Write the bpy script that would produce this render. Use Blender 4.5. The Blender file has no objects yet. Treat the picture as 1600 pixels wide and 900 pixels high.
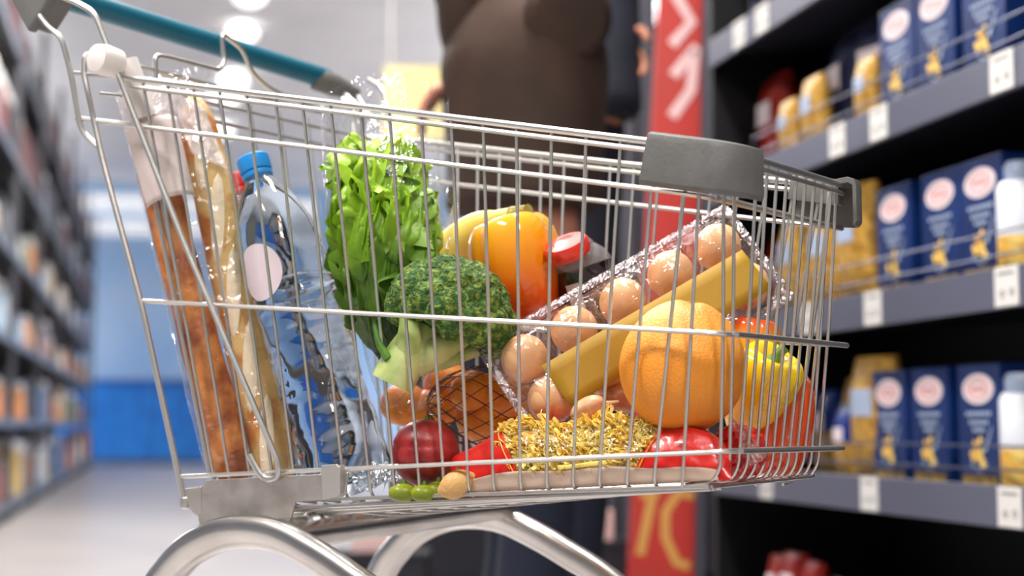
import bpy, math, random
from mathutils import Vector, Matrix, noise
random.seed(7)
PI = math.pi
V = Vector
scene = bpy.context.scene
COL = scene.collection
# ------------------------------------------------------------------ camera
F = 2500.0                      # focal length in pixels of the 1600x900 frame
HZ = 665.0                      # image row of the horizon
CAMZ = 0.70
PITCH = math.atan((HZ-450)/F)
cam_d = bpy.data.cameras.new('camera'); cam = bpy.data.objects.new('camera', cam_d); COL.objects.link(cam)
cam_d.sensor_width = 36; cam_d.lens = 36*F/1600
cam.location = (0, 0, CAMZ); cam.rotation_euler = (PI/2+PITCH, 0, 0)
cam_d.dof.use_dof = True; cam_d.dof.focus_distance = 1.53; cam_d.dof.aperture_fstop = 3.5
cam_d.clip_end = 200; cam_d.clip_start = 0.02
scene.camera = cam
# ------------------------------------------------------------------ world, exposure
w = bpy.data.worlds.new('world'); scene.world = w; w.use_nodes = True
bg = w.node_tree.nodes['Background']; bg.inputs[0].default_value = (0.93, 0.95, 1.0, 1); bg.inputs[1].default_value = 0.42
scene.view_settings.view_transform = 'Standard'; scene.view_settings.look = 'None'
scene.view_settings.gamma = 1; scene.view_settings.exposure = -0.55
try: scene.view_settings.use_curve_mapping = False
except Exception: pass
cp, sp = math.cos(PITCH), math.sin(PITCH)
def ray(px, py):
    a = (px-800)/F; b = (450-py)/F
    return V((a, cp-b*sp, sp+b*cp))
def at(px, py, Y):
    r = ray(px, py); return V((0, 0, CAMZ)) + r*(Y/r.y)
# ------------------------------------------------------------------ materials
def mat(name, col, rough=0.5, metal=0.0, spec=0.5, alpha=1.0, trans=0.0, ior=1.45, emit=None, estr=0, sss=0, coat=0,
        var=None, vscale=20, vdetail=4, bump=0, bscale=60, vlo=0.4, vhi=0.6):
    m = bpy.data.materials.new(name); m.use_nodes = True
    nt = m.node_tree; b = nt.nodes['Principled BSDF']
    b.inputs['Base Color'].default_value = (*col, 1); b.inputs['Roughness'].default_value = rough
    b.inputs['Metallic'].default_value = metal; b.inputs['Specular IOR Level'].default_value = spec
    b.inputs['Alpha'].default_value = alpha; b.inputs['Transmission Weight'].default_value = trans
    b.inputs['IOR'].default_value = ior; b.inputs['Coat Weight'].default_value = coat
    if sss:
        b.inputs['Subsurface Weight'].default_value = sss; b.inputs['Subsurface Radius'].default_value = (.01, .005, .002)
        b.inputs['Subsurface Scale'].default_value = 1
    if emit: b.inputs['Emission Color'].default_value = (*emit, 1); b.inputs['Emission Strength'].default_value = estr
    tc = nt.nodes.new('ShaderNodeTexCoord')
    if var:
        n = nt.nodes.new('ShaderNodeTexNoise'); n.inputs['Scale'].default_value = vscale; n.inputs['Detail'].default_value = vdetail
        nt.links.new(tc.outputs['Object'], n.inputs['Vector'])
        r = nt.nodes.new('ShaderNodeValToRGB'); r.color_ramp.elements[0].position = vlo; r.color_ramp.elements[1].position = vhi
        r.color_ramp.elements[0].color = (*col, 1); r.color_ramp.elements[1].color = (*var, 1)
        nt.links.new(n.outputs['Fac'], r.inputs['Fac']); nt.links.new(r.outputs['Color'], b.inputs['Base Color'])
    if bump:
        n2 = nt.nodes.new('ShaderNodeTexNoise'); n2.inputs['Scale'].default_value = bscale; n2.inputs['Detail'].default_value = 3
        nt.links.new(tc.outputs['Object'], n2.inputs['Vector'])
        bp = nt.nodes.new('ShaderNodeBump'); bp.inputs['Strength'].default_value = bump; bp.inputs['Distance'].default_value = 0.004
        nt.links.new(n2.outputs['Fac'], bp.inputs['Height']); nt.links.new(bp.outputs['Normal'], b.inputs['Normal'])
    return m
def grad_mat(name, stops, axis=2, lo=-1, hi=1, rough=0.3, coat=0, bump=0, bscale=60, sss=0, mottle=0.0, mscale=30):
    """colour ramp along one of its own axes"""
    m = mat(name, stops[0][1], rough, coat=coat, bump=bump, bscale=bscale, sss=sss)
    nt = m.node_tree; b = nt.nodes['Principled BSDF']
    tc = nt.nodes.new('ShaderNodeTexCoord'); sx = nt.nodes.new('ShaderNodeSeparateXYZ'); nt.links.new(tc.outputs['Object'], sx.inputs[0])
    mr = nt.nodes.new('ShaderNodeMapRange'); mr.inputs['From Min'].default_value = lo; mr.inputs['From Max'].default_value = hi
    nt.links.new(sx.outputs[axis], mr.inputs['Value'])
    r = nt.nodes.new('ShaderNodeValToRGB')
    while len(r.color_ramp.elements) < len(stops): r.color_ramp.elements.new(0.5)
    for e, (p, c) in zip(r.color_ramp.elements, stops): e.position = p; e.color = (*c, 1)
    src = mr.outputs['Result']
    if mottle:
        n = nt.nodes.new('ShaderNodeTexNoise'); n.inputs['Scale'].default_value = mscale; nt.links.new(tc.outputs['Object'], n.inputs['Vector'])
        ma = nt.nodes.new('ShaderNodeMath'); ma.operation = 'MULTIPLY_ADD'; ma.inputs[1].default_value = mottle; ma.inputs[2].default_value = -mottle/2
        nt.links.new(n.outputs['Fac'], ma.inputs[0]); ad = nt.nodes.new('ShaderNodeMath'); ad.operation = 'ADD'
        nt.links.new(ma.outputs[0], ad.inputs[0]); nt.links.new(src, ad.inputs[1]); src = ad.outputs[0]
    nt.links.new(src, r.inputs['Fac']); nt.links.new(r.outputs['Color'], b.inputs['Base Color'])
    return m
def film_mat(name, col, base=.05, edge=.5, rough=.06, bump=1.0, bscale=50, tint=(1, 1, 1)):
    m = bpy.data.materials.new(name); m.use_nodes = True; nt = m.node_tree; nt.nodes.clear()
    out = nt.nodes.new('ShaderNodeOutputMaterial'); mx = nt.nodes.new('ShaderNodeMixShader'); tr = nt.nodes.new('ShaderNodeBsdfTransparent'); gl_ = nt.nodes.new('ShaderNodeBsdfGlossy')
    tr.inputs[0].default_value = (*tint, 1); gl_.inputs['Color'].default_value = (*col, 1); gl_.inputs['Roughness'].default_value = rough
    lw = nt.nodes.new('ShaderNodeLayerWeight'); lw.inputs['Blend'].default_value = .35
    ma = nt.nodes.new('ShaderNodeMath'); ma.operation = 'MULTIPLY_ADD'; ma.inputs[1].default_value = edge; ma.inputs[2].default_value = base; ma.use_clamp = True
    tc = nt.nodes.new('ShaderNodeTexCoord'); n = nt.nodes.new('ShaderNodeTexNoise'); n.inputs['Scale'].default_value = bscale; n.inputs['Detail'].default_value = 3; n.inputs['Distortion'].default_value = 1.2
    bp = nt.nodes.new('ShaderNodeBump'); bp.inputs['Strength'].default_value = bump; bp.inputs['Distance'].default_value = .006
    L = nt.links.new; L(tc.outputs['Object'], n.inputs['Vector']); L(n.outputs['Fac'], bp.inputs['Height']); L(bp.outputs['Normal'], gl_.inputs['Normal']); L(bp.outputs['Normal'], lw.inputs['Normal'])
    L(lw.outputs['Facing'], ma.inputs[0]); L(ma.outputs[0], mx.inputs[0]); L(tr.outputs[0], mx.inputs[1]); L(gl_.outputs[0], mx.inputs[2]); L(mx.outputs[0], out.inputs[0]); return m
M = {}
M['chrome'] = mat('chrome', (.62, .60, .57), .36, .9, bump=.05, bscale=200)
M['zinc'] = mat('zinc', (.60, .57, .54), .42, 1.0, bump=.1, bscale=80, var=(.46, .42, .39), vscale=25)
M['tube'] = mat('tube', (.68, .66, .64), .27, 1.0, bump=.05, bscale=40, var=(.56, .54, .52), vscale=12)
M['grey_plastic'] = mat('grey_plastic', (.13, .127, .12), .48, bump=.12, bscale=300, var=(.155, .15, .145), vscale=30)
M['teal'] = mat('teal', (.012, .13, .20), .35)
M['white_plastic'] = mat('white_plastic', (.85, .78, .74), .5)
M['rubber'] = mat('rubber', (.02, .02, .02), .7)
M['film'] = film_mat('film', (.95, .95, .97), .04, .35, bscale=35)
M['film_dense'] = mat('film_dense', (.86, .78, .76), .15, alpha=.42, spec=.8, bump=1.0, bscale=60)
M['clear'] = film_mat('clear', (1, .97, .97), .05, .45, bscale=55, tint=(.96, .94, .945))
M['paper'] = mat('paper', (.62, .52, .49), .75, var=(.70, .60, .57), vscale=8, bump=.3, bscale=25)
def lin(*c): return tuple(((x/255)/12.92 if x/255 <= .04045 else ((x/255+.055)/1.055)**2.4) for x in c)
# ------------------------------------------------------------------ mesh helpers
class MB:
    def __init__(s): s.v = []; s.f = []
    def add(s, vs, fs):
        o = len(s.v); s.v += [V(p) for p in vs]; s.f += [tuple(i+o for i in f) for f in fs]; return s
    def box(s, c, size, rot=None):
        x, y, z = [k/2 for k in size]; R = rot or Matrix.Identity(3)
        vs = [V(c)+R@V((a*x, b*y, d*z)) for a in (-1, 1) for b in (-1, 1) for d in (-1, 1)]
        return s.add(vs, [(0, 1, 3, 2), (4, 6, 7, 5), (0, 4, 5, 1), (2, 3, 7, 6), (0, 2, 6, 4), (1, 5, 7, 3)])
    def tube(s, path, r, seg=8, closed=False, cap=True, flat=1.0):
        P = [V(p) for p in path]; n = len(P)
        if not hasattr(r, '__len__'): r = [r]*n
        T = []
        for i in range(n):
            a = P[(i-1) % n] if (closed or i > 0) else P[i]; b = P[(i+1) % n] if (closed or i < n-1) else P[i]
            t = b-a; T.append(t.normalized() if t.length > 1e-9 else V((0, 0, 1)))
        ref = V((0, 0, 1)) if abs(T[0].z) < .9 else V((1, 0, 0))
        N = (ref-T[0]*ref.dot(T[0])).normalized(); vs = []
        for i in range(n):
            N = (N-T[i]*N.dot(T[i])).normalized(); B = T[i].cross(N)
            for k in range(seg):
                a = 2*PI*k/seg; vs.append(P[i]+(N*math.cos(a)+B*math.sin(a)*flat)*r[i])
        fs = []
        for i in range(n if closed else n-1):
            j = (i+1) % n
            for k in range(seg):
                k2 = (k+1) % seg; fs.append((i*seg+k, i*seg+k2, j*seg+k2, j*seg+k))
        if cap and not closed: fs += [tuple(range(seg-1, -1, -1)), tuple((n-1)*seg+k for k in range(seg))]
        return s.add(vs, fs)
    def surf(s, fn, nu, nv, cu=False):
        """fn(u,v) grid, u and v in 0..1; cu closes around u"""
        vs = [fn(i/nu, j/nv) for j in range(nv+1) for i in range(nu if cu else nu+1)]
        W = nu if cu else nu+1; fs = []
        for j in range(nv):
            for i in range(nu):
                i2 = (i+1) % W if cu else i+1; fs.append((j*W+i, j*W+i2, (j+1)*W+i2, (j+1)*W+i))
        return s.add(vs, fs)
    def lathe(s, prof, seg=24, mtx=None, cap=True):
        mtx = mtx or Matrix.Identity(4); vs = []; n = len(prof)
        for r, z in prof:
            for k in range(seg):
                a = 2*PI*k/seg; vs.append(mtx@V((r*math.cos(a), r*math.sin(a), z)))
        fs = [(i*seg+k, i*seg+(k+1) % seg, (i+1)*seg+(k+1) % seg, (i+1)*seg+k) for i in range(n-1) for k in range(seg)]
        if cap: fs += [tuple(range(seg-1, -1, -1)), tuple((n-1)*seg+k for k in range(seg))]
        return s.add(vs, fs)
    def prism(s, poly, up):
        n = len(poly); a = [V(p) for p in poly]; b = [p+V(up) for p in a]
        return s.add(a+b, [tuple(range(n-1, -1, -1)), tuple(range(n, 2*n))]+[(i, (i+1) % n, n+(i+1) % n, n+i) for i in range(n)])
    def sweep(s, path, sec, ups=None):
        """section (outward, up) swept along a path; outward = tangent x up"""
        P = [V(p) for p in path]; n = len(P); m = len(sec); vs = []
        for i in range(n):
            t = (P[min(i+1, n-1)]-P[max(i-1, 0)]).normalized(); up = V((0, 0, 1)); up = (up-t*up.dot(t)).normalized(); o = t.cross(up)
            for a, b in sec: vs.append(P[i]+o*a+up*b)
        fs = [(i*m+k, i*m+(k+1) % m, (i+1)*m+(k+1) % m, (i+1)*m+k) for i in range(n-1) for k in range(m)]
        fs += [tuple(range(m-1, -1, -1)), tuple((n-1)*m+k for k in range(m))]
        return s.add(vs, fs)
    def build(s, name, m, parent=None, local=False, smooth=True, bevel=0, sub=0, solid=0):
        me = bpy.data.meshes.new(name); off = V((0, 0, 0))
        if parent is not None and not local: off = parent['_o'] if '_o' in parent else V((0, 0, 0)); off = V(off)
        own = V((0, 0, 0))
        if parent is None:
            if not local:
                xs = [p.x for p in s.v]; ys = [p.y for p in s.v]; zs = [p.z for p in s.v]
                own = V(((min(xs)+max(xs))/2, (min(ys)+max(ys))/2, min(zs))); off = own
        me.from_pydata([tuple(p-off) for p in s.v], [], s.f); me.update()
        if smooth:
            for p in me.polygons: p.use_smooth = True
            try: me.set_sharp_from_angle(angle=math.radians(40))
            except Exception: pass
        o = bpy.data.objects.new(name, me); COL.objects.link(o); o.location = own
        if parent is not None:
            o.parent = parent
            if not local: o['_o'] = tuple(off)
        if m: me.materials.append(m)
        if bevel:
            b = o.modifiers.new('bevel', 'BEVEL'); b.width = bevel; b.segments = 3; b.limit_method = 'ANGLE'
        if sub:
            b = o.modifiers.new('sub', 'SUBSURF'); b.levels = sub; b.render_levels = sub
        if solid:
            b = o.modifiers.new('solid', 'SOLIDIFY'); b.thickness = solid; b.offset = 0
        return o
def tag(o, label, cat, group=None):
    o['label'] = label; o['category'] = cat
    if group: o['group'] = group
    return o
def thing(name, loc, label, cat, group=None):
    o = bpy.data.objects.new(name, None); COL.objects.link(o); o.empty_display_size = .02
    o.location = loc; o['_o'] = tuple(loc); return tag(o, label, cat, group)
def struct(o): o['kind'] = 'structure'; return o
def lab(o, l): o['label'] = l; return o
def fillet(P, r, n=6):
    P = [V(p) for p in P]; out = [P[0]]
    for i in range(1, len(P)-1):
        a, b, c = P[i-1], P[i], P[i+1]; d1 = (a-b); d2 = (c-b); rr = min(r, d1.length*.49, d2.length*.49)
        s_, e_ = b+d1.normalized()*rr, b+d2.normalized()*rr
        for k in range(n+1):
            t = k/n; out.append(s_*(1-t)**2+b*2*t*(1-t)+e_*t*t)
    out.append(P[-1]); return out
def frame(z, x=None, loc=(0, 0, 0)):
    z = V(z).normalized(); x = V(x) if x is not None else (V((1, 0, 0)) if abs(z.x) < .9 else V((0, 1, 0)))
    x = (x-z*x.dot(z)).normalized(); y = z.cross(x)
    m = Matrix((x, y, z)).transposed().to_4x4(); m.translation = V(loc); return m
def copy_tree(o, loc, rotz, label=None, group=None, scale=None):
    r = o.copy(); COL.objects.link(r); r.location = loc; r.rotation_euler = (0, 0, rotz)
    if scale: r.scale = scale
    if label: r['label'] = label
    if group: r['group'] = group
    for c in list(o.children):
        d = c.copy(); COL.objects.link(d); d.parent = r
        for g in list(c.children):
            e = g.copy(); COL.objects.link(e); e.parent = d
    return r
# ------------------------------------------------------------------ aisle frame  (u across, s along, z up)
AY = math.atan(560/F)
ca, sa = math.cos(AY), math.sin(AY)
def A(u, s, z): return V((ca*u-sa*s, sa*u+ca*s, z))
def s_at(px, u):               # distance along the aisle where column px meets the plane at offset u
    Y = u/(ca*(px-800)/F+sa); return (Y-sa*u)/ca
RZ = Matrix.Rotation(AY, 3, 'Z')
BACK = 31.0; CEIL = 5.3
# ------------------------------------------------------------------ room
def shell_box(name, m, u0, u1, s0, s1, z0, z1):
    mb = MB(); mb.box(A((u0+u1)/2, (s0+s1)/2, (z0+z1)/2), (u1-u0, s1-s0, z1-z0), RZ)
    return struct(mb.build(name, m, smooth=False))
M['floor'] = mat('floor', lin(184, 177, 174), .3, var=lin(172, 167, 167), vscale=1.2, bump=.05)
M['ceil'] = mat('ceil', lin(232, 230, 230), .8, var=lin(222, 221, 222), vscale=.6)
M['backwall'] = mat('backwall', lin(150, 185, 222), .6, var=lin(165, 192, 222), vscale=.7)
M['sidewall'] = mat('sidewall', lin(190, 195, 205), .7)
shell_box('floor', M['floor'], -9, 9, -4, BACK+.3, -.1, 0)
shell_box('ceiling', M['ceil'], -9, 9, -4, BACK+.3, CEIL, CEIL+.1)
shell_box('wall_back', M['backwall'], -9, 9, BACK, BACK+.2, 0, CEIL)
shell_box('wall_left', M['sidewall'], -9.2, -9, -4, BACK, 0, CEIL)
M['whiteband'] = mat('whiteband', lin(240, 243, 248), .5, emit=(1, 1, 1), estr=.55)  # faint emission makes the white trim bands glow
bandY = BACK-.25
for n, (z0, z1) in enumerate(((4.72, 5.05), (4.28, 4.58))):
    shell_box('trim_%d' % (n+1), M['whiteband'], -4.6, 3, BACK-.2, BACK-.02, z0, z1)
# ------------------------------------------------------------------ shop lamps: pendants in view, unseen strip lamps, some added for light
def unseen_lamp(name, loc, size, power, label, group, col=(1, .97, .93), up=0):
    t = thing(name, loc, label, 'lamp', group); t.rotation_euler = (0, 0, AY)
    sx, sy = size
    h = MB(); h.box((0, 0, .05), (sx+.06, sy+.06, .08)); h.build('housing', M['white_plastic'], t, local=True, smooth=False)
    d = MB(); d.box((0, 0, .0), (sx, sy, .02)); d.build('diffuser', M['lampglow'], t, local=True, smooth=False)
    L = bpy.data.lights.new('lamp_light', 'AREA'); L.shape = 'RECTANGLE'; L.size = sx; L.size_y = sy; L.energy = power; L.color = col
    lo = bpy.data.objects.new('lamp_light', L); COL.objects.link(lo); lo.parent = t; lo.location = (0, 0, -.03)
    if up:  # upward light added to brighten the ceiling
        U = bpy.data.lights.new('uplight', 'AREA'); U.shape = 'RECTANGLE'; U.size = sx; U.size_y = sy; U.energy = up; U.color = col
        uo = bpy.data.objects.new('uplight', U); COL.objects.link(uo); uo.parent = t; uo.location = (0, 0, .12); uo.rotation_euler = (PI, 0, 0)
    return t
M['lampglow'] = mat('lampglow', (1, 1, 1), .5, emit=(1, .98, .95), estr=3.5)
for (u, s, sz, pw, lb) in ((-1.5, 1.2, (.35, 1.6), 190, 'added strip lamp left above the trolley, lighting the groceries'),  # this first lamp is added as a key light on the groceries
                       (.35, -.9, (.35, 1.6), 150, 'long ceiling strip lamp above and behind the camera'),
                       (.55, 2.6, (.30, 1.6), 150, 'long ceiling strip lamp above the shoppers'),
                       (-.3, 6.5, (.35, 1.8), 330, 'long ceiling strip lamp above the middle of the aisle'),
                       (-.3, 11, (.35, 1.8), 330, 'long ceiling strip lamp further down the aisle')):
    unseen_lamp('unseen_lamp', A(u, s, 3.6 if s < 5 else 4.6), sz, pw, lb, None, up=0 if s < 5 else 160)
spots = [(390, 8, .26, 'topmost'), (378, 64, .28, 'second from the top'), (364, 138, .30, 'third from the top'), (350, 162, .34, 'fourth, just below the third'), (343, 215, .32, 'lowest')]
for (px, py, d, lb) in spots:
    dz = CEIL-.25-CAMZ; Y = dz/((HZ-py)/F); p = at(px, py, Y)
    t = thing('pendant_lamp', p, 'glowing white pendant lamp far down the aisle, %s' % lb, 'lamp', 'pendant lamps over the far aisle')
    g = MB(); g.lathe([(.01, .0), (d*.35, .01), (d*.62, .06), (d*.62, .10), (d*.3, .2), (.02, .22)], 24); g.build('lamp_shade', M['lampglow'], t, local=True)
    g = MB(); g.tube([(0, 0, .2), (0, 0, .25)], .02); g.build('stem', M['zinc'], t, local=True)
for (s, pw) in ((17, 420), (22, 520), (27, 620)):  # lamps added out of view on both sides to light the far ceiling evenly
    unseen_lamp('unseen_lamp', A({17: 6.0, 22: 7.0, 27: 8.0}[s], s, 4.2), (.3, 1.8), pw, {17: 'added unseen strip lamp far to the right, nearest of three', 22: 'added unseen strip lamp far to the right, middle of three', 27: 'added unseen strip lamp far to the right, farthest of three'}[s], None, (.95, .97, 1), 420)
    unseen_lamp('unseen_lamp', A(-4.6, s-1, 4.2), (.3, 1.8), pw*.6, {17: 'added unseen strip lamp behind the left rack, nearest of three', 22: 'added unseen strip lamp behind the left rack, middle of three', 27: 'added unseen strip lamp behind the left rack, farthest of three'}[s], None, (.95, .97, 1), 520)
# ------------------------------------------------------------------ far end: blue display chest, yellow sign
M['blue'] = mat('blue', lin(20, 105, 190), .5, var=lin(30, 120, 205), vscale=3)
t = thing('display_chest', A(0, BACK-.7, 0), 'long bright blue chest cabinet standing before the back wall', 'cabinet'); t.rotation_euler = (0, 0, AY)
b = MB()
for k in range(12): b.box((-3.3+k*.6, 0, .72), (.585, .9, 1.44))
b.build('body', M['blue'], t, local=True, smooth=False)
b = MB(); b.box((0, 0, 1.49), (7.3, 1.0, .10)); lab(b.build('top_rail', mat('blue_dark', lin(15, 80, 160), .4), t, local=True, smooth=False), 'darker blue top rail')
b = MB(); b.box((0, -.47, .05), (7.2, .04, .1)); b.build('plinth', mat('plinth', lin(60, 75, 95), .6), t, local=True, smooth=False)
pc = at(652, 145, 12)
t = thing('hanging_sign', pc, 'pale yellow square sign hanging in front of the grey ceiling', 'sign'); t.rotation_euler = (0, 0, .05)
b = MB(); b.box((0, 0, -.08), (.50, .03, .56)); b.build('board', mat('yellow_sign', lin(250, 235, 165), .5, emit=lin(250, 235, 160), estr=.25), t, local=True, smooth=False)  # board colour is also given as a weak emission
b = MB(); b.tube([(-.2, 0, .2), (-.2, 0, CEIL-pc.z)], .006); b.tube([(.2, 0, .2), (.2, 0, CEIL-pc.z)], .006); b.build('cords', M['zinc'], t, local=True)
# ------------------------------------------------------------------ left rack
M['rack_dark'] = mat('rack_dark', lin(24, 23, 27), .6)
M['rail_pale'] = mat('rail_pale', lin(95, 105, 122), .4)
LU = -1.03
t = thing('shelf_rack', A(LU-.3, 19, 0), 'tall dark shelving rack full of goods along the left side of the aisle', 'shelf'); t.rotation_euler = (0, 0, AY)
b = MB(); b.box((-.28, 0, 2.15), (.05, 18.6, 4.3)); b.build('back_panel', M['rack_dark'], t, local=True, smooth=False)
LZ = [.12, .72, 1.32, 1.95, 2.65, 3.45]
for z in LZ:
    b = MB(); b.box((.02, 0, z), (.56, 18.6, .03)); sh = b.build('shelf_board', M['rack_dark'], t, local=True, smooth=False)
    b = MB(); b.box((.31, 0, z), (.02, 18.6, .06)); rl = b.build('price_rail', M['rail_pale'], sh, local=True, smooth=False)
b = MB(); b.box((.02, 0, .05), (.54, 18.6, .10)); b.build('base', M['rack_dark'], t, local=True, smooth=False)
for k in range(8):
    b = MB(); b.box((.3, -9.25+k*2.64, 2.15), (.05, .06, 4.3)); b.build('upright', mat('upright_grey', lin(70, 70, 76), .4), t, local=True, smooth=False)
rng = random.Random(3)
pal = {'white': lin(225, 220, 215), 'cream': lin(215, 195, 165), 'orange': lin(235, 150, 60), 'yellow': lin(235, 190, 60), 'grey': lin(120, 125, 135),
       'dark': lin(45, 40, 45), 'red brown': lin(110, 45, 38), 'pale blue': lin(165, 190, 215), 'green': lin(95, 120, 80), 'pinkish': lin(205, 140, 125), 'steel blue': lin(85, 110, 150)}
PM = {k: mat('pack_'+k.replace(' ', '_'), v, .45) for k, v in pal.items()}
PM['lid'] = mat('pack_lid', lin(240, 238, 235), .4)
ordn = ['bottom', 'second', 'third', 'fourth', 'fifth', 'top']
for si, z in enumerate(LZ):
    s = 9.85
    while s < 28.0:
        wd = .42 + (s-9.8)*.045 + rng.uniform(0, .25); hgt = rng.uniform(.26, .46)
        if si >= 4: nm = rng.choice(['red brown', 'red brown', 'red brown', 'dark', 'grey']); hgt = .55
        elif s < 11.6 and si > 1: nm = rng.choice(['dark', 'red brown', 'cream'])
        else: nm = rng.choice(['white', 'white', 'cream', 'cream', 'orange', 'orange', 'yellow', 'grey', 'pale blue', 'steel blue', 'dark', 'dark', 'pinkish', 'green'])
        place = 'near end' if s < 14 else ('middle' if s < 20 else 'far end')
        r = thing('grocery_pack', A(LU-.19, s+wd/2, z+.0151), '%s grocery pack on the %s shelf of the left rack, towards its %s' % (nm, ordn[si], place), 'package', '%s packs, %s shelf of the left rack, %s' % (nm, ordn[si], place))
        r.rotation_euler = (0, 0, AY)
        b = MB(); q = .16; ww = wd-.05
        b.surf(lambda u, v: V(((q*(1-.12*v))*math.copysign(abs(math.cos(2*PI*u))**.35, math.cos(2*PI*u)), (ww/2*(1-.08*v))*math.copysign(abs(math.sin(2*PI*u))**.35, math.sin(2*PI*u)), v*hgt*.82)), 16, 3, True)
        b.f.append(tuple(range(15, -1, -1)))
        b.build('wrapper', PM[nm], r, local=True)
        b = MB(); b.box((0, 0, hgt*.91), (q*1.6, ww*.85, hgt*.18)); b.build('lid', PM[nm] if rng.random() < .5 else PM['lid'], r, local=True, smooth=False)
        s += wd+.02+ (rng.uniform(.1, .5) if rng.random() < .15 else 0)
# ------------------------------------------------------------------ right gondola shelves
GU = 1.395
M['gond_black'] = mat('gond_black', lin(10, 10, 13), .6)
M['gond_slate'] = mat('gond_slate', lin(88, 90, 108), .38, spec=.6)
M['shelf_top'] = mat('shelf_top', lin(45, 46, 58), .4)
M['guard'] = mat('guard', lin(85, 90, 110), .35, .7)
M['tagwhite'] = mat('tagwhite', lin(225, 222, 218), .5)
M['ink'] = mat('ink', lin(90, 90, 95), .6)
S0, S1 = .6, 3.86; SM = (S0+S1)/2; SL = S1-S0
g = thing('shelf_gondola', A(GU+.25, SM, 0), 'dark shelving unit with slate price rails on the right, stocked with pasta', 'shelf'); g.rotation_euler = (0, 0, AY)
def gl(u, s, z): return V((u-GU-.25, s-SM, z))      # gondola local
b = MB(); b.box(gl(GU+.5, SM, 1.3), (.04, SL, 2.6)); b.build('back_panel', M['gond_black'], g, local=True, smooth=False)
b = MB(); b.box(gl(GU+.25, SM, .07), (.46, SL, .14)); b.build('base', M['gond_black'], g, local=True, smooth=False)
b = MB(); b.box(gl(GU+.25, S1+.015, 1.3), (.5, .03, 2.6)); b.build('end_panel', M['gond_black'], g, local=True, smooth=False)
RZL = [.17, .53, .895, 1.257, 1.618, 1.98]
tags_px = {1: (1195, 1355, 1573), 2: (1265, 1366, 1577), 3: (1315, 1381, 1578), 4: (1162, 1199), 0: (1300, 1500), 5: ()}
for k, z in enumerate(RZL):
    b = MB(); b.box(gl(GU+.245, SM, z+.05), (.49, SL-.01, .02)); sh = b.build('shelf_board', M['shelf_top'], g, local=True, smooth=False)
    b = MB(); b.box(gl(GU-.006, SM, z+.035), (.012, SL-.01, .07)); b.build('price_rail', M['gond_slate'], sh, local=True, smooth=False, bevel=.002)
    # wire guard
    if k < 5:
        b = MB(); ss0, ss1 = S0+.1, S1-.25
        for dz in (.035, .075): b.tube([gl(GU+.012, ss0, z+.06+dz), gl(GU+.012, ss1, z+.06+dz)], .0024)
        n = 4
        for q in range(n+1):
            s = ss0+(ss1-ss0)*q/n; b.tube([gl(GU+.012, s, z+.055), gl(GU+.012, s, z+.06+.076)], .0028)
        b.build('wire_guard', M['guard'], sh, local=True)
    for px in tags_px[k]:
        s = s_at(px, GU-.012)
        b = MB(); b.box(gl(GU-.0135, s, z+.036), (.002, .075, .066)); pt = b.build('price_tag', M['tagwhite'], sh, local=True, smooth=False)
        b = MB()
        for (ds, dz2, w_) in ((.012, -.012, .012), (-.018, -.010, .012)): b.tube([gl(GU-.0150, s+ds+w_/2*math.cos(a), z+.036+dz2+w_/2*math.sin(a)) for a in [q*PI/4 for q in range(8)]], .0009, 4, closed=True)
        b.box(gl(GU-.0148, s, z+.058), (.0006, .05, .003))
        v0 = len(b.v); bb = b.build('print_marks', M['ink'], sh, local=True, smooth=False)
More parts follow.
